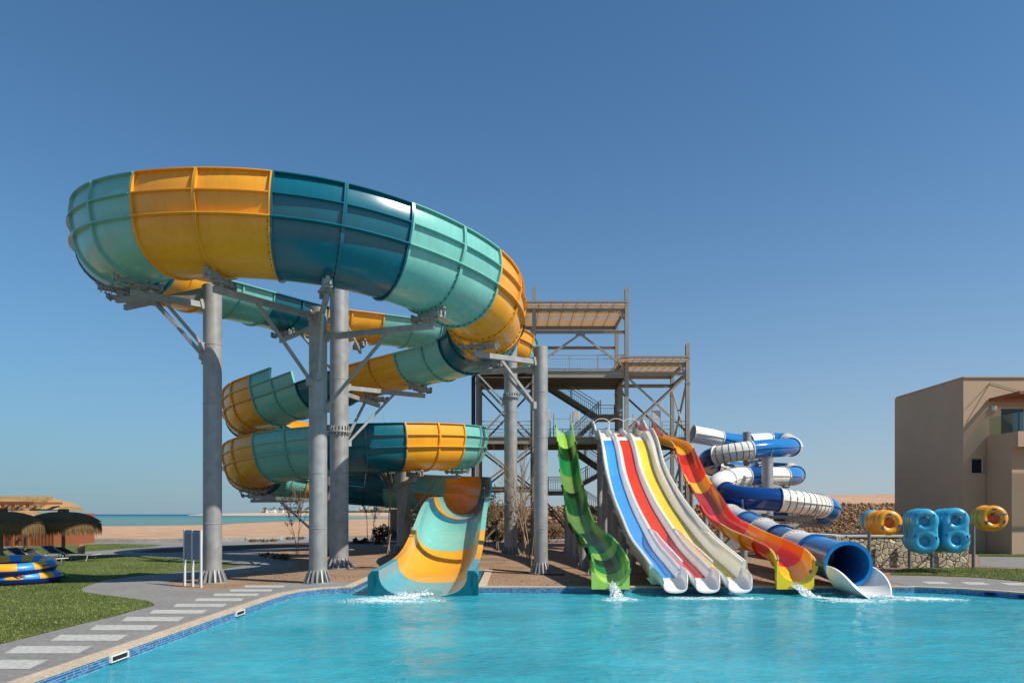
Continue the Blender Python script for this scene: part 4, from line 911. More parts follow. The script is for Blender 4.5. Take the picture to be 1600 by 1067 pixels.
tc = thing('terrace_wall', 'low pale concrete terrace wall between the tube slide and the rubble wall', 'wall', (15.6, 38, 0)); b = MB(); b.box((16.3, 38, .38), (10, .4, .76)); b.build('wall', M['conc'], tc, smooth=0); b = MB()
b.box((16.3, 38, .80), (10.1, .5, .08)); b.build('cap', M['cap'], tc, smooth=0)
# building
M['render'] = mat('taupe_render', 'B99F82', .9, var=.04, vs=.6, bump=.12, bs=25); M['rendd'] = M['render']
M['glass'] = mat('dark_window_glass', '1E262D', .05, var=.05); M['frame'] = mat('white_window_frame', 'C9CACB', .4, var=.03); M['wood'] = mat('brown_stained_timber', '8A4F2C', .6, var=.2, vs=4, stretch=(1,1,6)); M['dark'] = mat('black_interior', '151413', .8)
bd = thing('resort_building', 'flat roofed taupe building with a slatted balcony pergola', 'building', (24, 36, 0))
x0, y0, zt = 21.8, 34.0, 8.43; wa_, wb_, wz0, wz1 = 22.2, 22.87, 3.8, 4.57
b = MB(); T = .3; y1 = 39.8; x2 = 40
def wallpanel(xa, xb, za, zb): b.box(((xa+xb)/2, y0+T/2, (za+zb)/2), (xb-xa, T, zb-za))
wallpanel(x0, wa_, 0, zt); wallpanel(wa_, wb_, 0, wz0); wallpanel(wa_, wb_, wz1, zt); ba_, bb_, bz0, bz1 = 23.62, 27.2, 5.62, 7.0
wallpanel(wb_, ba_, 0, zt); wallpanel(ba_, bb_, 0, bz0); wallpanel(ba_, bb_, bz1, zt); wallpanel(bb_, x2, 0, zt)
b.box((x0+T/2, (y0+T+y1)/2, zt/2), (T, y1-y0-T, zt)); b.box(((x0+x2)/2, y1+T/2, zt/2), (x2-x0, T, zt)); b.box(((x0+x2)/2+.15, (y0+y1)/2+.15, zt-.5), (x2-x0-T, y1-y0-T, .2)); b.build('wall', M['render'], bd, smooth=0)
b = MB(); b.box(((x0+x2)/2, y0+2.6, zt/2-1), (x2-x0-1, .1, zt-2.4)); b.build('interior', M['dark'], bd, smooth=0)
def window(xa, xb, za, zb, y, mull=0, par=bd, f=.05):
    fr_ = MB()
    for a, c, d in (((xa+xb)/2, za+f/2, 0), ((xa+xb)/2, zb-f/2, 0)): fr_.box((a, y, c), (xb-xa, .06, f))
    for a in (xa+f/2, xb-f/2): fr_.box((a, y, (za+zb)/2), (f, .06, zb-za-2*f))
    for k in range(mull): fr_.box((xa+(xb-xa)*(k+1)/(mull+1), y, (za+zb)/2), (f*.8, .055, zb-za-2*f))
    w_ = fr_.build('window', M['frame'], par, smooth=0); g_ = MB(); g_.box(((xa+xb)/2, y+.01, (za+zb)/2), (xb-xa-2*f, .012, zb-za-2*f)); g_.build('pane', M['glass'], w_, smooth=0)
window(wa_, wb_, wz0, wz1, y0+.22); window(ba_, bb_, bz0, bz1, y0+.12, 2)
b = MB(); b.box((31.45, 32.9, 5.25), (17.1, 2.1, .7)); b.box((31.45, 33.1, 2.45), (17.1, 1.7, 4.9)); b.build('balcony_block', M['render'], bd, smooth=0)
b = MB()
for k in range(44): b.box((23.1+k*.16, 32.95, 7.4), (.07, 2.04, .05))
b.box((26.6, 31.93, 7.36), (7.2, .07, .14)); b.box((26.6, 33.93, 7.36), (7.2, .08, .14)); b.box((23.06, 32.93, 7.36), (.07, 1.9, .14)); b.build('pergola', M['wood'], bd, smooth=0)
b = MB()
for k in range(40): b.box((22.95+k*.12, 31.3, 4.86), (.05, 1.0, .03))
b.box((25.2, 30.8, 4.83), (4.7, .06, .12)); b.build('pergola', M['wood'], bd, smooth=0)
b = MB(); b.box((23.0, 32.95, 6.05), (.02, 1.9, .86)); b.box((27, 31.97, 6.05), (7.9, .02, .86))
gm = bpy.data.materials.new('green_tinted_glass'); gm.use_nodes = True; n_ = gm.node_tree.nodes; tr0 = n_.new('ShaderNodeBsdfTransparent'); tr0.inputs[0].default_value = (.8,.9,.85,1); gl0 = n_.new('ShaderNodeBsdfGlossy'); gl0.inputs['Roughness'].default_value = .02; fm = n_.new('ShaderNodeValue'); fm.outputs[0].default_value = .1; mx0 = n_.new('ShaderNodeMixShader')
for a_, b_ in ((fm.outputs[0], mx0.inputs[0]), (tr0.outputs[0], mx0.inputs[1]), (gl0.outputs[0], mx0.inputs[2]), (mx0.outputs[0], n_['Material Output'].inputs[0])): gm.node_tree.links.new(a_, b_)
b.build('glass_railing', gm, bd, smooth=0); b = MB(); b.cyl((23.25, 33.93, 6.85), .09, .22, 12); b.box((23.25, 33.95, 6.95), (.2, .1, .24)); b.build('wall_lamp', M['white'], bd)
b = MB(); b.box((24.6, 31.845, 5.42), (.5, .012, .03)); b.build('wall_mark', M['dark'], bd, smooth=0)
b = MB(); tp_ = Vector((23.08, 33.97, 8.18))
for q in ((21.83, 33.97, 6.85), (21.9, 33.97, 6.2), (26.6, 33.97, 7.2)): b.tube([tp_, q], .008, 5)
b.build('wire', M['dark'], bd, smooth=0); b = MB(); b.box((30.9, y0-.01, zt+.02), (18.25, .1, .05)); b.box((x0-.01, 36.9, zt+.02), (.1, 5.9, .05)); b.build('roof_flashing', M['render'], bd, smooth=0)
# swim ring racks
M['ry'] = mat('amber_vinyl', 'EE9F1C', .28, coat=.3, var=.05, vs=2); M['rb'] = mat('aqua_vinyl', '35A8CC', .28, coat=.3, var=.06, vs=2); M['rh'] = mat('blue_handle', '1D3FA0', .4); M['ro'] = mat('orange_vinyl', 'F2682A', .4); M['ink'] = mat('dark_ink', '4A2C18', .5); M['inkw'] = mat('pale_ink', 'A9D3DE', .5)
def donut(mb, c, R0, r, n=28, m=12, mi=0, sy=1.0):
    vs = [(c[0]+(R0+r*math.cos(b_))*math.cos(a), c[1]+r*math.sin(b_)*sy, c[2]+(R0+r*math.cos(b_))*math.sin(a)) for a in [2*math.pi*i/n for i in range(n)] for b_ in [2*math.pi*j/m for j in range(m)]]
    mb.add(vs, [(i*m+j, i*m+(j+1) % m, ((i+1) % n)*m+(j+1) % m, ((i+1) % n)*m+j) for i in range(n) for j in range(m)], mi)
def swim_ring(col, label):
    t = thing('swim_ring', label, 'swim ring', (0,0,0), 'amber and aqua single swim rings'); b = MB(); donut(b, (0,0,0), .275, .125); b.build('tube', M[col], t, smooth=180)
    b = MB(); b.lathe((0,0,0), [(.001, .02), (.1, .03), (.17, .01)], 16); vs = [(v[0], v[2]+.05, v[1]) for v in b.v]; c = MB(); c.add(vs, b.f); c.build('floor_panel', M['ro'] if col == 'ry' else M['rb'], t)
    for a in (200, 322, 80):
        h = MB(); q = Vector((math.cos(R(a)), 0, math.sin(R(a)))); p = q*.28; rot = Matrix.Rotation(-R(a), 3, 'Y'); h.box(p+Vector((0,-.128,0)), (.05, .02, .12), rot); h.build('handle', M['rh'], t, smooth=0)
    l_ = MB(); a = 232
    for k in range(7):
        q = R(a+k*9); rot = Matrix.Rotation(-q, 3, 'Y'); p = Vector((.32*math.cos(q), -.108, .32*math.sin(q))); l_.box(p, (.05+.0*k, .012, .012), rot)
        if k % 2 == 0: l_.box(p+Vector((.014, 0, .0)), (.012, .012, .03), rot)
    l_.build('lettering', M['ink'], t, smooth=0); return t
def double_ring(label):
    t = thing('double_swim_ring', label, 'swim ring', (0,0,0), 'aqua figure eight double rings'); b = MB(); n = 44; m = 12; H = .335; path = []
    # outer body: two rings merged by a smooth waist
    for cz in (H/1.12, -H/1.12): donut(b, (0,0,cz*1.04), .262, .142, 40, 16)
    for sx in (-1, 1):
        for k in range(9): pass
    for sx in (-1, 1): b.tube([(sx*.30, 0, .16), (sx*.262, 0, .08), (sx*.25, 0, 0), (sx*.262, 0, -.08), (sx*.30, 0, -.16)], [.09,.11,.118,.11,.09], 14)
    o = b.build('tube', M['rb'], t, smooth=180); rm = o.modifiers.new('remesh', 'REMESH'); rm.mode = 'VOXEL'; rm.voxel_size = .024*S; rm.use_smooth_shade = True; sm = o.modifiers.new('smooth', 'SMOOTH'); sm.iterations = 9; sm.factor = .6
    for cz, a in ((.3, 40), (.3, 140), (-.3, 20), (-.3, 150)):
        h = MB(); q = R(a); p = Vector((.31*math.cos(q), -.125, cz+.28*math.sin(q))); h.box(p, (.045, .02, .1), Matrix.Rotation(-q*.3, 3, 'Y')); h.build('handle', M['rh'], t, smooth=0)
    l_ = MB()
    for k in range(6): q = R(62+k*11); l_.box((.28*math.cos(q), -.142, .3+.28*math.sin(q)), (.02, .01, .035), Matrix.Rotation(-q+math.pi/2, 3, 'Y'))
    l_.build('lettering', M['inkw'], t, smooth=0)
    for cz in (.3, -.3):
        c = MB(); c.lathe((0,0,0), [(.001, .02), (.15, .0)], 14); d = MB(); d.add([(v[0], .06+v[2], cz+v[1]) for v in c.v], c.f); d.build('floor_panel', M['rb'], t)
    return t
proto = dict(y=swim_ring('ry', 'x'), b=swim_ring('rb', 'x'), d=double_ring('x')); used = set()
OR = ['front', 'second', 'third', 'fourth', 'rearmost']
def rack(px, tip, kind, n, desc, zarm, post, ls, lasts=None):
    xp = X(px, 23.9); xt, yt = tip; t = thing('ring_rack', post, 'rack', (xp, 23.9, 0), 'steel swim ring racks'); b = MB(); b.cyl((xp, 23.9, 0), .055, zarm+.02, 16); b.cyl((xp, 23.9, .005), .12, .02, 16); b.build('post', M['steeld'], t)
    b = MB(); b.tube([(xp, 23.9, zarm-.02), (xt, yt, zarm+.05)], .032, 12); b.lathe((0,0,0), [(0.001,0)]*2, 3) if False else None; b.build('arm', M['steel'], t)
    dv = Vector((xt-xp, yt-23.9, 0)); Ln = dv.length; dv.normalize(); rz_ = math.atan2(dv.y, dv.x)+math.pi/2
    for k in range(n):
        kd = 'b' if (lasts and k == n-1) else kind; o = proto[kd] if kd not in used else copy_tree(proto[kd]); used.add(kd)
        d = ls[0]+k*ls[1]; p = Vector((xp, 23.9, 0))+dv*(Ln-d); zc = zarm+.03-(.11 if kd != 'd' else -.335*.0+.0)
        zc = zarm+.03-.10 if kd != 'd' else zarm+.0-.30-.08
        o.location = (p.x+random.uniform(-.025,.025), p.y, zc+random.uniform(-.02,.02)); o.rotation_euler = (random.uniform(-.05, .05), random.uniform(-.35, .35) if kd != 'd' else random.uniform(-.03, .03), rz_+random.uniform(-.06, .06))
        o['label'] = lasts if (lasts and k == n-1) else desc % OR[k]
rack(1358, (11.86, 21.85), 'y', 5, 'amber swim ring, %s in the left stack beside the blue tube mouth', 1.66, 'steel rack post holding the left stack of amber rings', (.42, .34), 'aqua single swim ring at the back of the left amber stack')
rack(1421, (12.76, 21.6), 'd', 4, 'aqua figure eight ring, %s in the left of the two double stacks', 1.70, 'steel rack post under the left stack of aqua double rings', (.35, .37))
rack(1456, (13.72, 21.5), 'd', 4, 'aqua figure eight ring, %s in the right of the two double stacks', 1.71, 'steel rack post under the right stack of aqua double rings', (.45, .37))
rack(1521, (14.56, 20.75), 'y', 3, 'amber swim ring, %s on the right rack with the long bare arm', 1.80, 'steel rack post by the end of the stone clad wall', (1.15, .46))
# pool skimmers
for k, (y, w_, lb) in enumerate(((9.45, .42, 'white skimmer opening in the pool wall nearest the camera'), (13.65, .42, 'white skimmer opening in the pool wall near the corner'))):
    t = thing('pool_skimmer', lb, 'skimmer', (-5.27, y, -.1), 'skimmers in the pool wall'); b = MB()
    for dz in (-.037, .037): b.box((-5.27, y, -.06+dz), (.035, w_, .012))
    for dy in (-1, 1): b.box((-5.27, y+dy*(w_/2-.01), -.06), (.033, .02, .062))
    b.build('frame', M['white'], t, smooth=0); b = MB(); b.box((-5.275, y, -.07), (.02, w_-.06, .07)); b.build('opening', M['dark'], t, smooth=0)
for (x, y, a, lb) in ((11.5, 16.91, -.83, 'blue lidded skimmer box at the right far bend of the pool'), (11.92, 16.36, -.95, 'blue lidded skimmer box nearest the right edge of the picture')):
    t = thing('pool_skimmer', lb, 'skimmer', (x, y, -.07), 'skimmers in the pool wall'); rt_ = Matrix.Rotation(a, 3, 'Z'); b = MB(); b.box((x, y, -.065), (.28, .08, .09), rt_); b.build('frame', M['rh'], t, smooth=0); b = MB(); b.box(Vector((x, y, -.065))-rt_ @ Vector((0, .042, 0)), (.2, .01, .05), rt_); b.build('opening', M['dark'], t, smooth=0)
# ---------------- left bank ----------------
M['straw'] = mat('pale_straw', '8C7048', .95, var=.25, vs=5, stretch=(3,3,.4), col2='B08F62', bump=1, bs=6); M['thatch'] = mat('brown_palm_thatch', '664F33', .95, var=.3, vs=9, stretch=(3,3,.4), col2='846844', bump=.8, bs=9)  # straw and thatch tones, mottled by stretched noise
def parasol(x, y, h, r, m, label):
    t = thing('thatched_parasol', label, 'parasol', (x, y, 0), 'thatched parasols on the lawn'); b = MB(); b.tube([(x, y, 0), (x, y, h-.1)], .065, 12); b.build('pole', M['wood2'], t)
    b = MB(); zr = h-.98
    prof = [(.001, h-.12), (r*.3, h-.17), (r*.7, h-.3), (r*.93, h-.46), (r, h-.64), (r*.98, h-.85), (r*.9, zr+.1), (r*.6, h-.55), (.06, h-.4)]
    b.lathe((x, y, 0), prof, 40)
    for k in range(2600):                 # strands
        a = random.random()*6.283; q = random.random()**.6; rr = r*(.15+.85*q); z = h-.13-.36*q**2.2; c, s_ = math.cos(a), math.sin(a); L_ = random.uniform(.3, .55)
        if q > .72: p0 = (x+c*r*1.0, y+s_*r*1.0, h-.52-random.random()*.15); p1 = (x+c*(r*1.0+random.uniform(-.03,.05)), y+s_*(r*1.0+random.uniform(-.03,.05)), h-.62-L_*random.uniform(.55, .95))
        else: p0 = (x+c*rr, y+s_*rr, z+.02); p1 = (x+c*min(r*1.01, rr+L_), y+s_*min(r*1.01, rr+L_), h-.13-.36*min(1, (rr+L_)/r)**2.2)
        w_ = .012; tx_, ty_ = -s_*w_, c*w_; b.add([(p0[0]-tx_, p0[1]-ty_, p0[2]), (p0[0]+tx_, p0[1]+ty_, p0[2]), (p1[0]+tx_*.4, p1[1]+ty_*.4, p1[2]), (p1[0]-tx_*.4, p1[1]-ty_*.4, p1[2]-.01)], [(0,1,2,3)])
    b.build('canopy', m, t, smooth=0); b = MB(); b.lathe((x, y, 0), [(.16, h-.2), (.2, h-.12), (.19, h), (.001, h+.01)], 16); b.build('crown_cap', m, t); return t
M['wood2'] = mat('weathered_grey_pole', '6E6862', .8, var=.15, vs=5)
parasol(X(2, 25), 25, 2.05, 1.28, M['thatch'], 'dark thatched parasol cut by the left edge of the picture'); parasol(X(99, 27.8), 27.8, 2.05, 1.3, M['thatch'], 'dark thatched parasol farthest right, above the loungers'); parasol(X(39, 36), 36, 2.15, 1.05, M['straw'], 'pale straw parasol behind the two dark thatched ones')
hut = thing('beach_hut', 'brown timber hut with a straw roof behind the parasols', 'hut', (-30, 42, 0)); b = MB(); xr = X(84, 41)
b.box((xr-6, 43, .95), (12, 4, 1.9)); 
for k in range(60): b.box((xr-k*.2, 40.985, .95), (.03, .03, 1.9))
b.build('timber_wall', M['wood'], hut, smooth=0); b = MB(); rx0, rx1 = xr-13, X(96, 42); pr_ = [(40.2, 2.05), (40.0, 2.2), (40.4, 2.6), (41.6, 2.85), (43, 2.95), (45, 2.7), (46, 2.1)]
for i in range(17):
    pass
n_ = 16; vs = []
for i in range(n_+1):
    u = i/n_; x = rx0+(rx1-rx0)*u; sh = 1-.55*max(0, (u-.8)/.2)**2
    for yy, zz in pr_: vs.append((x, 43+(yy-43)*sh, 2.05+(zz-2.05)*(1-.7*max(0, (u-.85)/.15)**2)+random.uniform(-.02,.02)))
m_ = len(pr_); b.add(vs, [(i*m_+j, i*m_+j+1, (i+1)*m_+j+1, (i+1)*m_+j) for i in range(n_) for j in range(m_-1)]+[tuple(n_*m_+j for j in range(m_))])
for k in range(3000):
    x = random.uniform(rx0, rx1-.2); q = random.random(); yy = 40.05+q*1.8; zz = 2.25+.62*min(1, q*1.25)**.8; b.add([(x-.02, yy, zz+.06), (x+.02, yy, zz+.06), (x+random.uniform(-.08,.08), yy-.28, zz-random.uniform(.15,.4))], [(0,1,2)])
b.build('straw_roof', M['straw'], hut, smooth=0); b = MB(); b.beam((xr-10, 39.3, 2.5), (X(53, 39.3), 39.3, 2.45), .12, .2); 
for px in (4, 20, 43): b.beam((X(px, 39.3), 39.3, 0), (X(px, 39.3), 39.3, 2.4), .12, .12)
for px in (0, 20, 48): b.beam((X(px, 39.3), 39.3, 2.45), (X(px, 39.3), 42, 2.5), .1, .14)
b.build('pergola_frame', M['wood'], hut, smooth=0)
M['clay'] = mat('sandy_clay', 'C09A68', .85, var=.12, vs=4, bump=.1); jar = thing('clay_jar', 'tall sandy clay jar standing beside the path', 'jar', (X(127, 30.8), 30.8, 0)); b = MB(); jx = X(127, 30.8)
b.lathe((jx, 30.8, 0), [(.001, .01), (.1, .01), (.12, .06), (.15, .28), (.15, .38), (.11, .48), (.085, .5), (.1, .535), (.08, .535), (.07, .48)], 24); b.build('body', M['clay'], jar)
for s_ in (-1, 1): b = MB(); b.tube([(jx+s_*.09, 30.8, .5), (jx+s_*.16, 30.8, .47), (jx+s_*.145, 30.8, .38)], .014, 8); b.build('handle', M['clay'], jar)
# loungers
M['mesh'] = mat('charcoal_mesh_fabric', '3A3A40', .8, var=.1, vs=20); M['alu'] = mat('white_metal_tube', 'CFCFCF', .4, metal=.2, var=.03)
def lounger(x, y, rz, lab, first=[None]):
    if first[0] is None:
        t = thing('sun_lounger', lab, 'sun lounger', (0,0,0), 'charcoal sun loungers on the lawn'); b = MB(); b.box((-.2, 0, .26), (1.0, .46, .02)); b.build('seat', M['mesh'], t, smooth=0)
        b = MB(); b.beam((.3, 0, .265), (.82, 0, .52), .46, .02, up=(0,1,0)); b2 = MB(); rot = Matrix.Rotation(-math.atan2(.255, .52), 3, 'Y'); b2.box((.56, 0, .395), (.58, .46, .02), rot); b2.build('backrest', M['mesh'], t, smooth=0)
        b = MB()
        for s_ in (-1, 1): b.tube([(-.72, s_*.25, .25), (.3, s_*.25, .25), (.84, s_*.25, .52)], .018, 8)
        b.tube([(-.72, -.25, .25), (-.72, .25, .25)], .018, 8); b.tube([(.84, -.25, .52), (.84, .25, .52)], .018, 8); b.build('frame', M['alu'], t)
        for lx in (-.55, .45):
            for s_ in (-1, 1): b = MB(); b.tube([(lx, s_*.25, .25), (lx+.07, s_*.27, 0)], .016, 8); b.build('leg', M['alu'], t)
        first[0] = t; o = t
    else: o = copy_tree(first[0])
    o.location = (x, y, .02); o.rotation_euler = (0, 0, rz); o['label'] = lab
lounger(X(16, 25.8), 25.8, R(172), 'charcoal lounger at the left edge behind the round rafts'); lounger(X(46, 27.0), 27.0, R(168), 'charcoal lounger second from the left, backrest toward the edge'); lounger(X(72, 25.3), 25.3, R(165), 'charcoal lounger nearest the camera, its foot above the rafts')
lounger(X(96, 28.6), 28.6, R(160), 'charcoal lounger under the right parasol, behind the pole'); lounger(X(123, 27.6), 27.6, R(176), 'charcoal lounger farthest right, pointing at the clay jar')
# round rafts
M['rfn'] = mat('navy_vinyl', '122A6E', .35, coat=.2, var=.08); M['rfy'] = mat('amber_raft_vinyl', 'E0A01E', .35, coat=.2, var=.06); M['rfb'] = mat('sky_blue_vinyl', '2F86C8', .35, coat=.2, var=.06)
def round_raft(x, y, z, tilt, lab, r=.93):
    t = thing('round_raft', lab, 'raft', (x, y, z), 'round inflatable rafts piled on the lawn'); n, m = 64, 18; b = MB(); rr = .17; vs = []; fs = []; ms = []
    for i in range(n):
        a = 2*math.pi*i/n
        for j in range(m): q = 2*math.pi*j/m; vs.append(((r-rr+rr*math.cos(q))*math.cos(a), (r-rr+rr*math.cos(q))*math.sin(a), rr+rr*math.sin(q)))
    for i in range(n):
        for j in range(m):
            fs = (i*m+j, ((i+1) % n)*m+j, ((i+1) % n)*m+(j+1) % m, i*m+(j+1) % m); top = 0 <= j < m//2
            ms.append((fs, (1+(i//4+(j//5)) % 2) if top else 0))
    o_ = len(b.v); b.v += [tuple(Vector(v)+Vector((x, y, z))) for v in vs]
    for f_, k in ms: b.f.append([q+o_ for q in f_]); b.m.append(k)
    b.build('tube', [M['rfn'], M['rfy'], M['rfb']], t, smooth=180); b = MB(); b.cyl((x, y, z+.06), r-rr-.02, .03, 32); b.build('floor_panel', M['rfn'], t)
    for k in range(5): a = k*1.256; b = MB(); b.tube([(x+(r-.02)*math.cos(a-.12), y+(r-.02)*math.sin(a-.12), z+.24), (x+(r+.04)*math.cos(a), y+(r+.04)*math.sin(a), z+.26), (x+(r-.02)*math.cos(a+.12), y+(r-.02)*math.sin(a+.12), z+.24)], .014, 6); b.build('handle', M['rfn'], t)
    t.rotation_euler = tilt
round_raft(X(30, 18.9), 18.9, .0, (0, 0, .3), 'lower checkered raft lying flat on the grass', 1.0); round_raft(X(20, 18.8), 18.8, .31, (R(4), R(-3), 1.1), 'upper checkered raft resting tilted on the other raft', 1.02)
fl = thing('pool_float', 'bright green float lying behind the checkered rafts', 'float', (X(92, 20.3), 20.3, 0)); b = MB(); fx = X(92, 20.3); M['gf'] = mat('lime_vinyl', '2F9A2A', .4, var=.1)
b.tube([(fx-.35, 20.3, .12), (fx-.1, 20.25, .16), (fx+.15, 20.3, .09), (fx+.34, 20.35, .03)], [.1,.13,.07,.02], 12); b.build('body', M['gf'], fl, smooth=180); b = MB(); b.tube([(fx-.2, 20.2, .2), (fx-.28, 20.1, .3)], [.05, .03], 8); b.build('ear', M['gf'], fl)
# information board
ib = thing('information_board', 'twin panel information board on three white posts', 'sign', (X(301, 18), 18, 0)); pa = Vector((X(288.5, 18.2), 18.2, 0)); pc = Vector((X(314, 17.75), 17.75, 0)); pb = (pa+pc)/2
for q in (pa, pb, pc): b = MB(); b.box(q+Vector((0,0,.72)), (.05, .05, 1.46), Matrix.Rotation(-.6, 3, 'Z')); b.build('post', M['alu'], ib, smooth=0)
M['print'] = mat('slate_blue_print', '747E90', .5, var=.1, vs=3); M['pink'] = mat('faded_pink_lettering', '97808A', .6); M['palep'] = mat('faded_pale_lettering', '8D98A8', .6)
dv = (pc-pa).normalized(); nn = Vector((dv.y, -dv.x, 0)); Rm = Matrix((dv, -nn, Vector((0,0,1)))).transposed()
for q0, q1, nm in ((pa, pb, 0), (pb, pc, 1)):
    c = (q0+q1)/2; w_ = (q1-q0).length-.05; b = MB(); b.box(c+Vector((0,0,1.06)), (w_, .025, .76), Rm); pn = b.build('panel', M['print'], ib, smooth=0); b = MB(); b2 = MB()
    b2.box(c+nn*.015+Vector((0,0,1.38)), (w_*.8, .006, .035), Rm)
    for k in range(9):
        z = 1.31-k*.062
        for j in range(3):
            if random.random() < .8: (b if random.random() < .6 else b2).box(c+nn*.015+dv*((j-1)*w_*.28)+Vector((0,0,z)), (w_*random.uniform(.12,.24), .006, .022), Rm)
    b.build('lettering', M['pink'], pn, smooth=0); b2.build('lettering', M['palep'], pn, smooth=0)
# low kerb wall behind the lawn
kw = MB(); pts = [G(60,848.2), G(200,847.8), G(286,847.2), G(380,845.4), G(483,841.5)]
for a, c in zip(pts, pts[1:]): kw.beam((a[0], a[1]+.3, .12), (c[0], c[1]+.3, .12), .22, .25)
tag(kw.build('low_wall', M['conc'], smooth=0), 'low grey kerb wall between the garden path and the sand', 'wall')
# ---------------- plants ----------------
M['bark'] = mat('pale_dry_bark', '9A8468', .9, var=.2, vs=8); M['barkd'] = mat('grey_brown_bark', '6B5A48', .9, var=.2, vs=8); M['leaf'] = mat('dusty_olive_leaf', '4E5A2C', .7, var=.3, vs=3); M['leafd'] = mat('dark_dry_leaf', '38301F', .8, var=.3, vs=3, col2='4A4A28'); M['leafb'] = mat('brown_dry_leaf', '6E5437', .85, var=.3, vs=3)
def sapling(x, y, h, lab, leaves=0, spread=.35, stems=2, lm='leaf', seed=0, name='sapling', bark='bark', lsz=.05, lean=0, grp='young garden trees among the columns', twigs=5):
    rnd = random.Random(seed); t = thing(name, lab, 'tree' if h > .9 else 'shrub', (x, y, 0), grp); tr = MB(); tips = []
    def grow(p, d, L, r, dep):
        pts = [p]; q = Vector(p); dd = Vector(d)
        for k in range(4):
            dd = (dd+Vector((rnd.gauss(0,.1), rnd.gauss(0,.1), .05))).normalized(); q = q+dd*L/4; pts.append(Vector(q))
            if dep and k >= 1:
                for _ in range(twigs if dep == 2 and k > 1 else 1):
                    e = (dd+Vector((rnd.gauss(0,spread*1.6), rnd.gauss(0,spread*1.6), .15))).normalized(); grow(Vector(q), e, L*rnd.uniform(.3,.6), r*.5, dep-1)
        tr.tube(pts, [r*(1-.18*i) for i in range(5)], 5); 
        if dep < 2: tips.extend(pts[1:])
    for s_ in range(stems): grow(Vector((x+rnd.gauss(0,.06), y+rnd.gauss(0,.06), 0)), Vector((lean+rnd.gauss(0,spread*.4), rnd.gauss(0,spread*.4), 1)).normalized(), h*rnd.uniform(.75,1), .015*h**.6, 2)
    tr.build('trunk', M[bark], t, smooth=60)
    if leaves:
        b = MB()
        for _ in range(leaves):
            p = rnd.choice(tips)+Vector((rnd.gauss(0,.05), rnd.gauss(0,.05), rnd.gauss(0,.05))); a = Vector((rnd.gauss(0,1), rnd.gauss(0,1), rnd.gauss(0,1))).normalized(); c = a.orthogonal().normalized(); s_ = lsz*rnd.uniform(.6,1.4); b.add([p-a*s_, p+c*s_*.5, p+a*s_, p-c*s_*.5], [(0,1,2,3)])
        b.build('crown', M[lm], t, smooth=0)
    return t
def gp_(px, py): return G(px, py)
def sap(px, py, top, lab, **k): x, y = G(px, py); sapling(x, y, Z(top, y), lab, **k)
sap(608, 867, 728, 'tall bare pale sapling left of the teal slide exit', seed=3, spread=.16, stems=2, twigs=3)
sap(466, 868, 800, 'leafy young tree standing between the two left columns', seed=5, leaves=260, spread=.2, lm='leafd', lsz=.045)
sap(577, 850, 775, 'slim young tree with sparse leaves behind the thick column', seed=8, leaves=300, spread=.22, lm='leafd', bark='barkd', lsz=.05)
sap(834, 887, 800, 'thin bare stake like trunk leaning beside the slimmer column', seed=12, spread=.1, stems=1, twigs=1, lean=.12)
sap(826, 876, 735, 'tall bare twiggy tree between the two right columns', seed=14, spread=.22, stems=3, twigs=4)
sap(818, 868, 790, 'bare bushy sapling behind the twiggy tree', seed=16, spread=.35, stems=4, leaves=250, lm='leafb')
sap(778, 860, 800, 'scrubby sapling with brown leaves right of the slide exit', seed=21, spread=.4, stems=3, leaves=700, lm='leafb', lsz=.06)
sap(760, 852, 785, 'dusty young tree in front of the rubble wall', seed=23, spread=.4, stems=3, leaves=900, lm='leafb', lsz=.07)
sap(745, 864, 815, 'small green leaved sapling beside the pool inlet', seed=24, spread=.3, stems=2, leaves=260, lm='leaf', lsz=.05)
def bush(px, py, w_, h_, lab, n=900, lm='leafd', seed=1, ls=.07):
    rnd = random.Random(seed); x, y = G(px, py); t = thing('shrub', lab, 'shrub', (x, y, 0), 'low shrubs in the garden beds'); b = MB(); s_ = MB()
    for k in range(7): a = rnd.random()*6.28; s_.tube([(x, y, 0), (x+math.cos(a)*w_*.3, y+math.sin(a)*w_*.3, h_*.5), (x+math.cos(a)*w_*.5, y+math.sin(a)*w_*.5, h_*.9)], .015, 4)
    s_.build('stem', M['barkd'], t)
    cl = [(rnd.gauss(0,.4)*w_*.5, rnd.gauss(0,.4)*w_*.4, h_*rnd.uniform(.25,.8), rnd.uniform(.2,.4)*h_) for _ in range(9)]
    for _ in range(n):
        c = rnd.choice(cl); d = Vector((rnd.gauss(0,1), rnd.gauss(0,1), rnd.gauss(0,1))).normalized()*c[3]*rnd.uniform(.7,1.05); p = Vector((x+c[0], y+c[1], max(.04, c[2])))+d
        if p.z < .01: continue
        a = Vector((rnd.gauss(0,1), rnd.gauss(0,1), rnd.gauss(0,1))).normalized(); q = a.orthogonal().normalized(); z = ls*rnd.uniform(.5,1.3); b.add([p-a*z, p+q*z*.6, p+a*z, p-q*z*.6], [(0,1,2,3)])
    b.build('crown', M[lm], t, smooth=0)
bush(593, 850, 1.5, 1.1, 'round dark bush standing on the sand behind the thick column', 1200, seed=2)
bush(565, 849, 1.2, .35, 'low dark bush left of the round dark bush', 500, seed=3); bush(655, 848, 1.4, .5, 'dark bush beside the short column', 600, seed=4)
bush(430, 873, .9, .22, 'sparse olive ground shrub at the bend of the path', 350, 'leaf', seed=5, ls=.04); bush(447, 875, .8, .25, 'dry ground shrub right of the olive one at the path bend', 350, 'leafb', seed=6, ls=.04); bush(415, 869, .7, .16, 'tiny dry shrub at the tip of the dark ground strip', 250, 'leafb', seed=7, ls=.035)
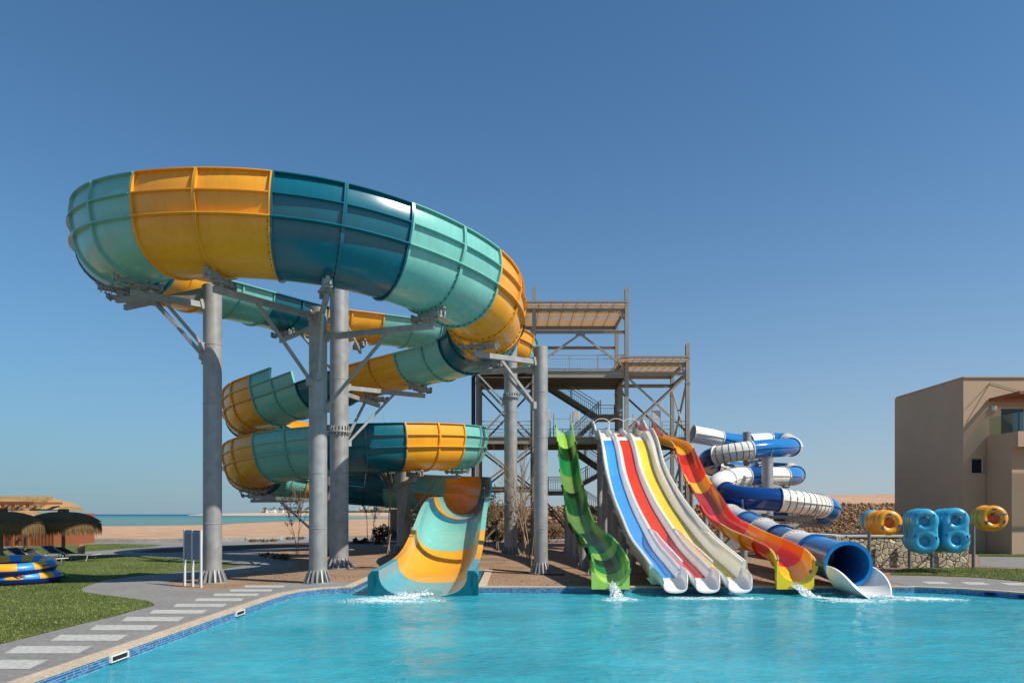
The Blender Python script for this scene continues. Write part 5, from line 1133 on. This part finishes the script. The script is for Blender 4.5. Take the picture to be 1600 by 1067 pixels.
for k, px in enumerate((735, 772, 812, 858, 902, 950, 1000, 1050)):
    bush(px, 848-.5*k, 2.2, 1.25, 'dusty bush at the foot of the rubble wall, %s from the left' % ['first', 'second', 'third', 'fourth', 'fifth', 'sixth', 'seventh', 'eighth'][k], 900, 'leafb' if k % 2 else 'leafd', seed=30+k, ls=.09)
for k, (px, py) in enumerate(((395,846.5),(412,847),(428,846),(452,843),(470,842.5))): bush(px, py, 1.0, .2, 'low dry shrub behind the dark ground strip, '+['leftmost', 'second from the left', 'middle one', 'second from the right', 'rightmost'][k], 160, 'leafb', seed=60+k, ls=.06)
# rough clods and stones on the soil
st = MB(); rnd = random.Random(4)
for _ in range(900):
    y = 18.3+24*rnd.random()**1.6; x = rnd.uniform(-.8, 8.5 if y < 36 else 6)
    if rnd.random() < .25: x = rnd.uniform(-8, -4.2); y = rnd.uniform(19.5, 26)
    s_ = rnd.uniform(.008, .03); random.seed(rnd.random()); stone(st, (x, y, s_*.3), s_*1.2, s_, s_*.7)
tag(st.build('soil_clods', M['dirt'], smooth=50, org=(3, 25, 0)), 'small loose clods and stones scattered on the bare soil', 'stones', kind='stuff')
hs = MB(); hs.tube([(-.75, 23.45, .02), (.0, 22.6, .025), (.4, 22.3, .02), (.9, 21.4, .02), (1.6, 21.3, .02)], .025, 8); tag(hs.build('irrigation_hose', M['bolt']), 'black irrigation hose crossing the soil to the slimmer column', 'hose')
# ---------------- splashes ----------------
def foam_mat():
    m = bpy.data.materials.new('white_water_foam'); m.use_nodes = True; n = m.node_tree.nodes; l = m.node_tree.links; b = n['Principled BSDF']; b.inputs['Base Color'].default_value = (.85,.93,.95,1); b.inputs['Roughness'].default_value = .35; b.inputs['Subsurface Weight'].default_value = .0
    tr = n.new('ShaderNodeBsdfTransparent'); mx = n.new('ShaderNodeMixShader'); t = n.new('ShaderNodeTexNoise'); t.inputs['Scale'].default_value = 14; r = n.new('ShaderNodeValToRGB'); r.color_ramp.elements[0].position = .38; r.color_ramp.elements[1].position = .6
    g = n.new('ShaderNodeNewGeometry'); l.new(g.outputs['Position'], t.inputs[0]); l.new(t.outputs[0], r.inputs[0]); l.new(r.outputs[0], mx.inputs[0]); l.new(tr.outputs[0], mx.inputs[1]); l.new(b.outputs[0], mx.inputs[2]); l.new(mx.outputs[0], n['Material Output'].inputs[0]); return m
M['foam'] = foam_mat()
def splash(pts, lab, n=400, sd=.05, up=.05, seed=0):
    rnd = random.Random(seed); b = MB(); pth = Path([list(p) for p in crom(pts, 8)])
    for _ in range(n):
        q = rnd.random(); p = pth.at(q*pth.L); sp_ = sd*(.4+1.3*q); x, y = p[0]+rnd.gauss(0, sp_*1.4), p[1]+rnd.gauss(0, sp_); z = max(WZ+.0, p[2]+abs(rnd.gauss(0, up*(1.2-q))) - (.02 if q < .9 else 0)); r = rnd.uniform(.004, .018)
        o = Vector((x, y, z)); b.add([o+Vector(v)*r for v in ((1.6,0,0),(-1.6,0,0),(0,1.3,0),(0,-1.3,0),(0,0,1),(0,0,-1))], [(0,2,4),(2,1,4),(1,3,4),(3,0,4),(2,0,5),(1,2,5),(3,1,5),(0,3,5)])
    nn = 14; vs = []                       # thin sheet of foam
    for i in range(nn+1):
        p = pth.at(pth.L*i/nn); w_ = sd*(1.0+2.4*i/nn)
        for j in range(9): u = j/8*2-1; vs.append((p[0]+u*w_*1.5, p[1]+u*.15*w_+rnd.gauss(0,.01), max(WZ+.012, p[2]+.035*(1-u*u)+rnd.gauss(0,.008))))
    b.add(vs, [(i*9+j, i*9+j+1, (i+1)*9+j+1, (i+1)*9+j) for i in range(nn) for j in range(8)])
    b.add([], []) ; tag(b.build('water_splash', M['foam'], smooth=180), lab, 'splash', 'splashes at the slide outlets')
splash([(-2.75,17.3,-.14), (-2.7,16.8,-.17), (-2.95,16.3,-.185)], 'white splash below the teal raft slide outlet', 900, .16, .05, 1); splash([(-2.0,17.2,-.1), (-2.45,16.8,-.1), (-2.9,16.4,-.18)], 'second streak of foam right of the splash under the raft slide', 300, .06, .06, 2)
splash([(2.47,17.45,.12), (2.5,17.1,.03), (2.53,16.85,-.17), (2.6,16.5,-.185)], 'narrow jet of white water under the green slide', 500, .045, .05, 3)
splash([(6.95,17.5,.1), (7.02,17.1,.04), (7.15,16.8,-.12), (7.5,16.5,-.18), (8.0,16.1,-.185)], 'long white jet of water under the yellow outlet', 900, .06, .05, 4)
splash([(8.15,16.95,-.14), (8.9,16.8,-.13), (9.5,16.75,-.15), (10.0,16.6,-.18)], 'white foam along the trough of the blue tube', 900, .07, .04, 5)
def foam_patch(x, y, w_, d_, n, lab, seed):
    rnd = random.Random(seed); b = MB()
    for _ in range(n):
        a = rnd.random()*6.28; q = rnd.random()**.7; px, py = x+math.cos(a)*q*w_+rnd.gauss(0,.03), y+math.sin(a)*q*d_; r = rnd.uniform(.01, .045)*(1.2-q); k = rnd.randint(5, 8); z = wz(px, py)+.004
        b.add([(px+r*1.7*math.cos(i*6.283/k)*rnd.uniform(.6,1.2), py+r*.8*math.sin(i*6.283/k)*rnd.uniform(.6,1.2), z) for i in range(k)]+[(px, py, z+.006)], [(i, (i+1) % k, k) for i in range(k)])
    tag(b.build('foam_patch', M['foam2'], smooth=0), lab, 'foam', 'foam floating at the slide outlets')
M['foam2'] = mat('thin_floating_foam', 'C9E6E6', .5, var=.05)
foam_patch(-2.75, 16.2, 1.3, .7, 900, 'loose foam floating in front of the teal raft slide outlet', 41); foam_patch(2.55, 16.4, .5, .4, 260, 'loose foam floating below the green slide', 42)
foam_patch(7.9, 16.1, .9, .45, 500, 'loose foam floating below the yellow outlet', 43); foam_patch(9.6, 16.4, 1.1, .4, 500, 'loose foam floating before the white trough', 44); foam_patch(4.8, 16.5, 1.3, .3, 420, 'loose foam floating before the three white outlets', 45)
for k, c in enumerate((-.775, 0, .775)): splash([(4.7+c-.2,16.78,-.18), (4.7+c,16.7,-.185), (4.7+c+.25,16.72,-.185)], 'faint foam under the %s outlet of the white racer slide' % ['left', 'middle', 'right'][k], 160, .05, .012, 6+k)
# ---------------- far shore ----------------
M['fsand'] = mat('far_sand', 'C7A98C', .95, var=.05, vs=.02); M['fgreen'] = mat('far_dark_planting', '5B5F4C', .95, var=.2, vs=.05); M['fw1'] = mat('far_cream_wall', 'CDB9A0', .9, var=.05, vs=.1); M['fw2'] = mat('far_white_wall', 'D9D2C6', .9, var=.04, vs=.1); M['fwin'] = mat('far_window', '5C5650', .5)
sh = MB(); cl = [(-455, 1000, 1.0), (-400, 940, 2.6), (-330, 880, 3.2), (-250, 820, 3.4), (-170, 720, 3.6), (-100, 640, 3.4), (-30, 590, 3.2), (60, 540, 3.2), (170, 480, 3.0)]; vs = []
for x, y, h in cl:
    for dy, k in ((-14, 0), (-8, .55), (0, .9), (30, 1), (80, 1), (90, 0)): vs.append((x, y+dy, .02+h*k))
sh.add(vs, [(i*6+j, (i+1)*6+j, (i+1)*6+j+1, i*6+j+1) for i in range(len(cl)-1) for j in range(5)]); tag(sh.build('far_shore', M['fsand'], smooth=60, org=(-150, 700, 0)), kind='structure')
def shore_at(px):
    k = (px-HX)/F; best = None
    for (x0_, y0_, h0), (x1_, y1_, h1) in zip(cl, cl[1:]):
        d0, d1 = x0_-k*y0_, x1_-k*y1_
        if d0*d1 <= 0: t = d0/(d0-d1); return x0_+(x1_-x0_)*t, y0_+(y1_-y0_)*t, h0+(h1-h0)*t
    return cl[0]
rnd = random.Random(9); gr = MB()
for _ in range(2600):                      # far belt of shrubs
    px = rnd.uniform(450, 1180); x, y, h = shore_at(px); y += rnd.uniform(8, 26); s_ = rnd.uniform(.6, 1.5)*y/600
    for _k in range(3):
        o = Vector((x+rnd.gauss(0,1), y, h+rnd.uniform(0, 2.0 if px > 560 else .9)*y/600)); a = Vector((rnd.gauss(0,1), rnd.gauss(0,1), rnd.gauss(0,1))).normalized(); c = a.orthogonal().normalized(); gr.add([o-a*s_, o+c*s_*.8, o+a*s_, o-c*s_*.8], [(0,1,2,3)])
tag(gr.build('far_bushes', M['fgreen'], smooth=0, org=(-60, 640, 3)), 'dark belt of far bushes along the opposite shore', 'bushes', kind='stuff')
def far_house(px, w_, h_, mats, lab, wins=3, dy=34):
    x, y, h = shore_at(px); y += dy; sc = y/1100; W, H = w_*sc, h_*sc; t = thing('house', lab, 'house', (x, y, h), 'houses on the far shore'); b = MB(); b.box((x, y, h+H/2-.5), (W, 8, H+1)); b.box((x+W*.2, y-.5, h+H+.6), (W*.35, 5, 1.6)); b.build('wall', M[mats], t, smooth=0)
    b = MB(); n = wins
    for r_ in range(2 if h_ > 6 else 1):
        for k in range(n): b.box((x-W/2+W*(k+.5)/n, y-4.02, h+H*(.3+.42*r_)), (W/n*.4, .1, H*.2))
    b.build('window', M['fwin'], t, smooth=0)
ords = iter(['first','second','third','fourth','fifth','sixth','seventh','eighth','ninth','tenth','eleventh','twelfth','thirteenth','fourteenth','fifteenth','sixteenth','seventeenth','eighteenth'])
for px, w_, h_, m in ((398,9,3,'fw1'),(412,8,3.5,'fw2'),(424,10,4,'fw2'),(437,9,3.5,'fw1'),(450,12,4.5,'fw2'),(464,10,5,'fw1'),(478,12,5,'fw2'),(552,14,6,'fw2'),(566,12,6,'fw1'),(585,18,9,'fw1'),(606,22,11,'fw1'),(630,22,11,'fw1'),(655,22,10,'fw1'),(680,20,11,'fw2'),(700,18,9,'fw1'),(735,22,8,'fw1'),(1005,18,6,'fw1'),(880,16,6,'fw2')):
    far_house(px, w_, h_, m, 'far %s house on the opposite shore, %s from the left' % ('cream' if m == 'fw1' else 'white', next(ords)), 3 if w_ < 15 else 6)
M['palm'] = mat('far_palm_green', '4B5340', .9, var=.2, vs=.3)
def palm_proto():
    t = thing('palm_tree', 'far palm tree on the opposite shore', 'palm tree', (0,0,0), 'palms on the far shore'); b = MB(); b.tube([(0,0,0), (.1,0,3), (.2,0,6)], [.28,.2,.16], 6); b.build('trunk', M['barkd'], t); b = MB()
    for k in range(14):
        a = k*.45+.1*(k % 3); r0 = Vector((.2,0,6)); d = Vector((math.cos(a), math.sin(a), 0)); up = .9 if k % 2 else .2; pts = [r0+d*q+Vector((0,0,up*q-.28*q*q)) for q in (0,.8,1.6,2.4,3)]; sd_ = Vector((-d.y, d.x, 0))
        for i in range(4): w_ = [.25,.45,.4,.25,.02]; b.add([pts[i]-sd_*w_[i], pts[i]+sd_*w_[i], pts[i+1]+sd_*w_[i+1], pts[i+1]-sd_*w_[i+1]], [(0,1,2,3)])
    b.build('crown', M['palm'], t, smooth=0); return t
pp = palm_proto(); first = True
def ordn(n): return '%d%s' % (n, 'th' if 10 <= n % 100 <= 20 else {1:'st', 2:'nd', 3:'rd'}.get(n % 10, 'th'))
for k, px in enumerate(sorted([rnd.uniform(388, 500) for _ in range(26)]+[rnd.uniform(545, 760) for _ in range(18)])):
    x, y, h = shore_at(px); o = pp if first else copy_tree(pp); first = False; o.location = (x, y+rnd.uniform(12, 34), h); s_ = rnd.uniform(.75, 1.25)*y/900; o['label'] = 'tiny palm tree on the opposite shore, %s from the left' % ordn(k+1); o.scale = (s_,)*3; o.rotation_euler = (0,0,rnd.random()*6)
finish()
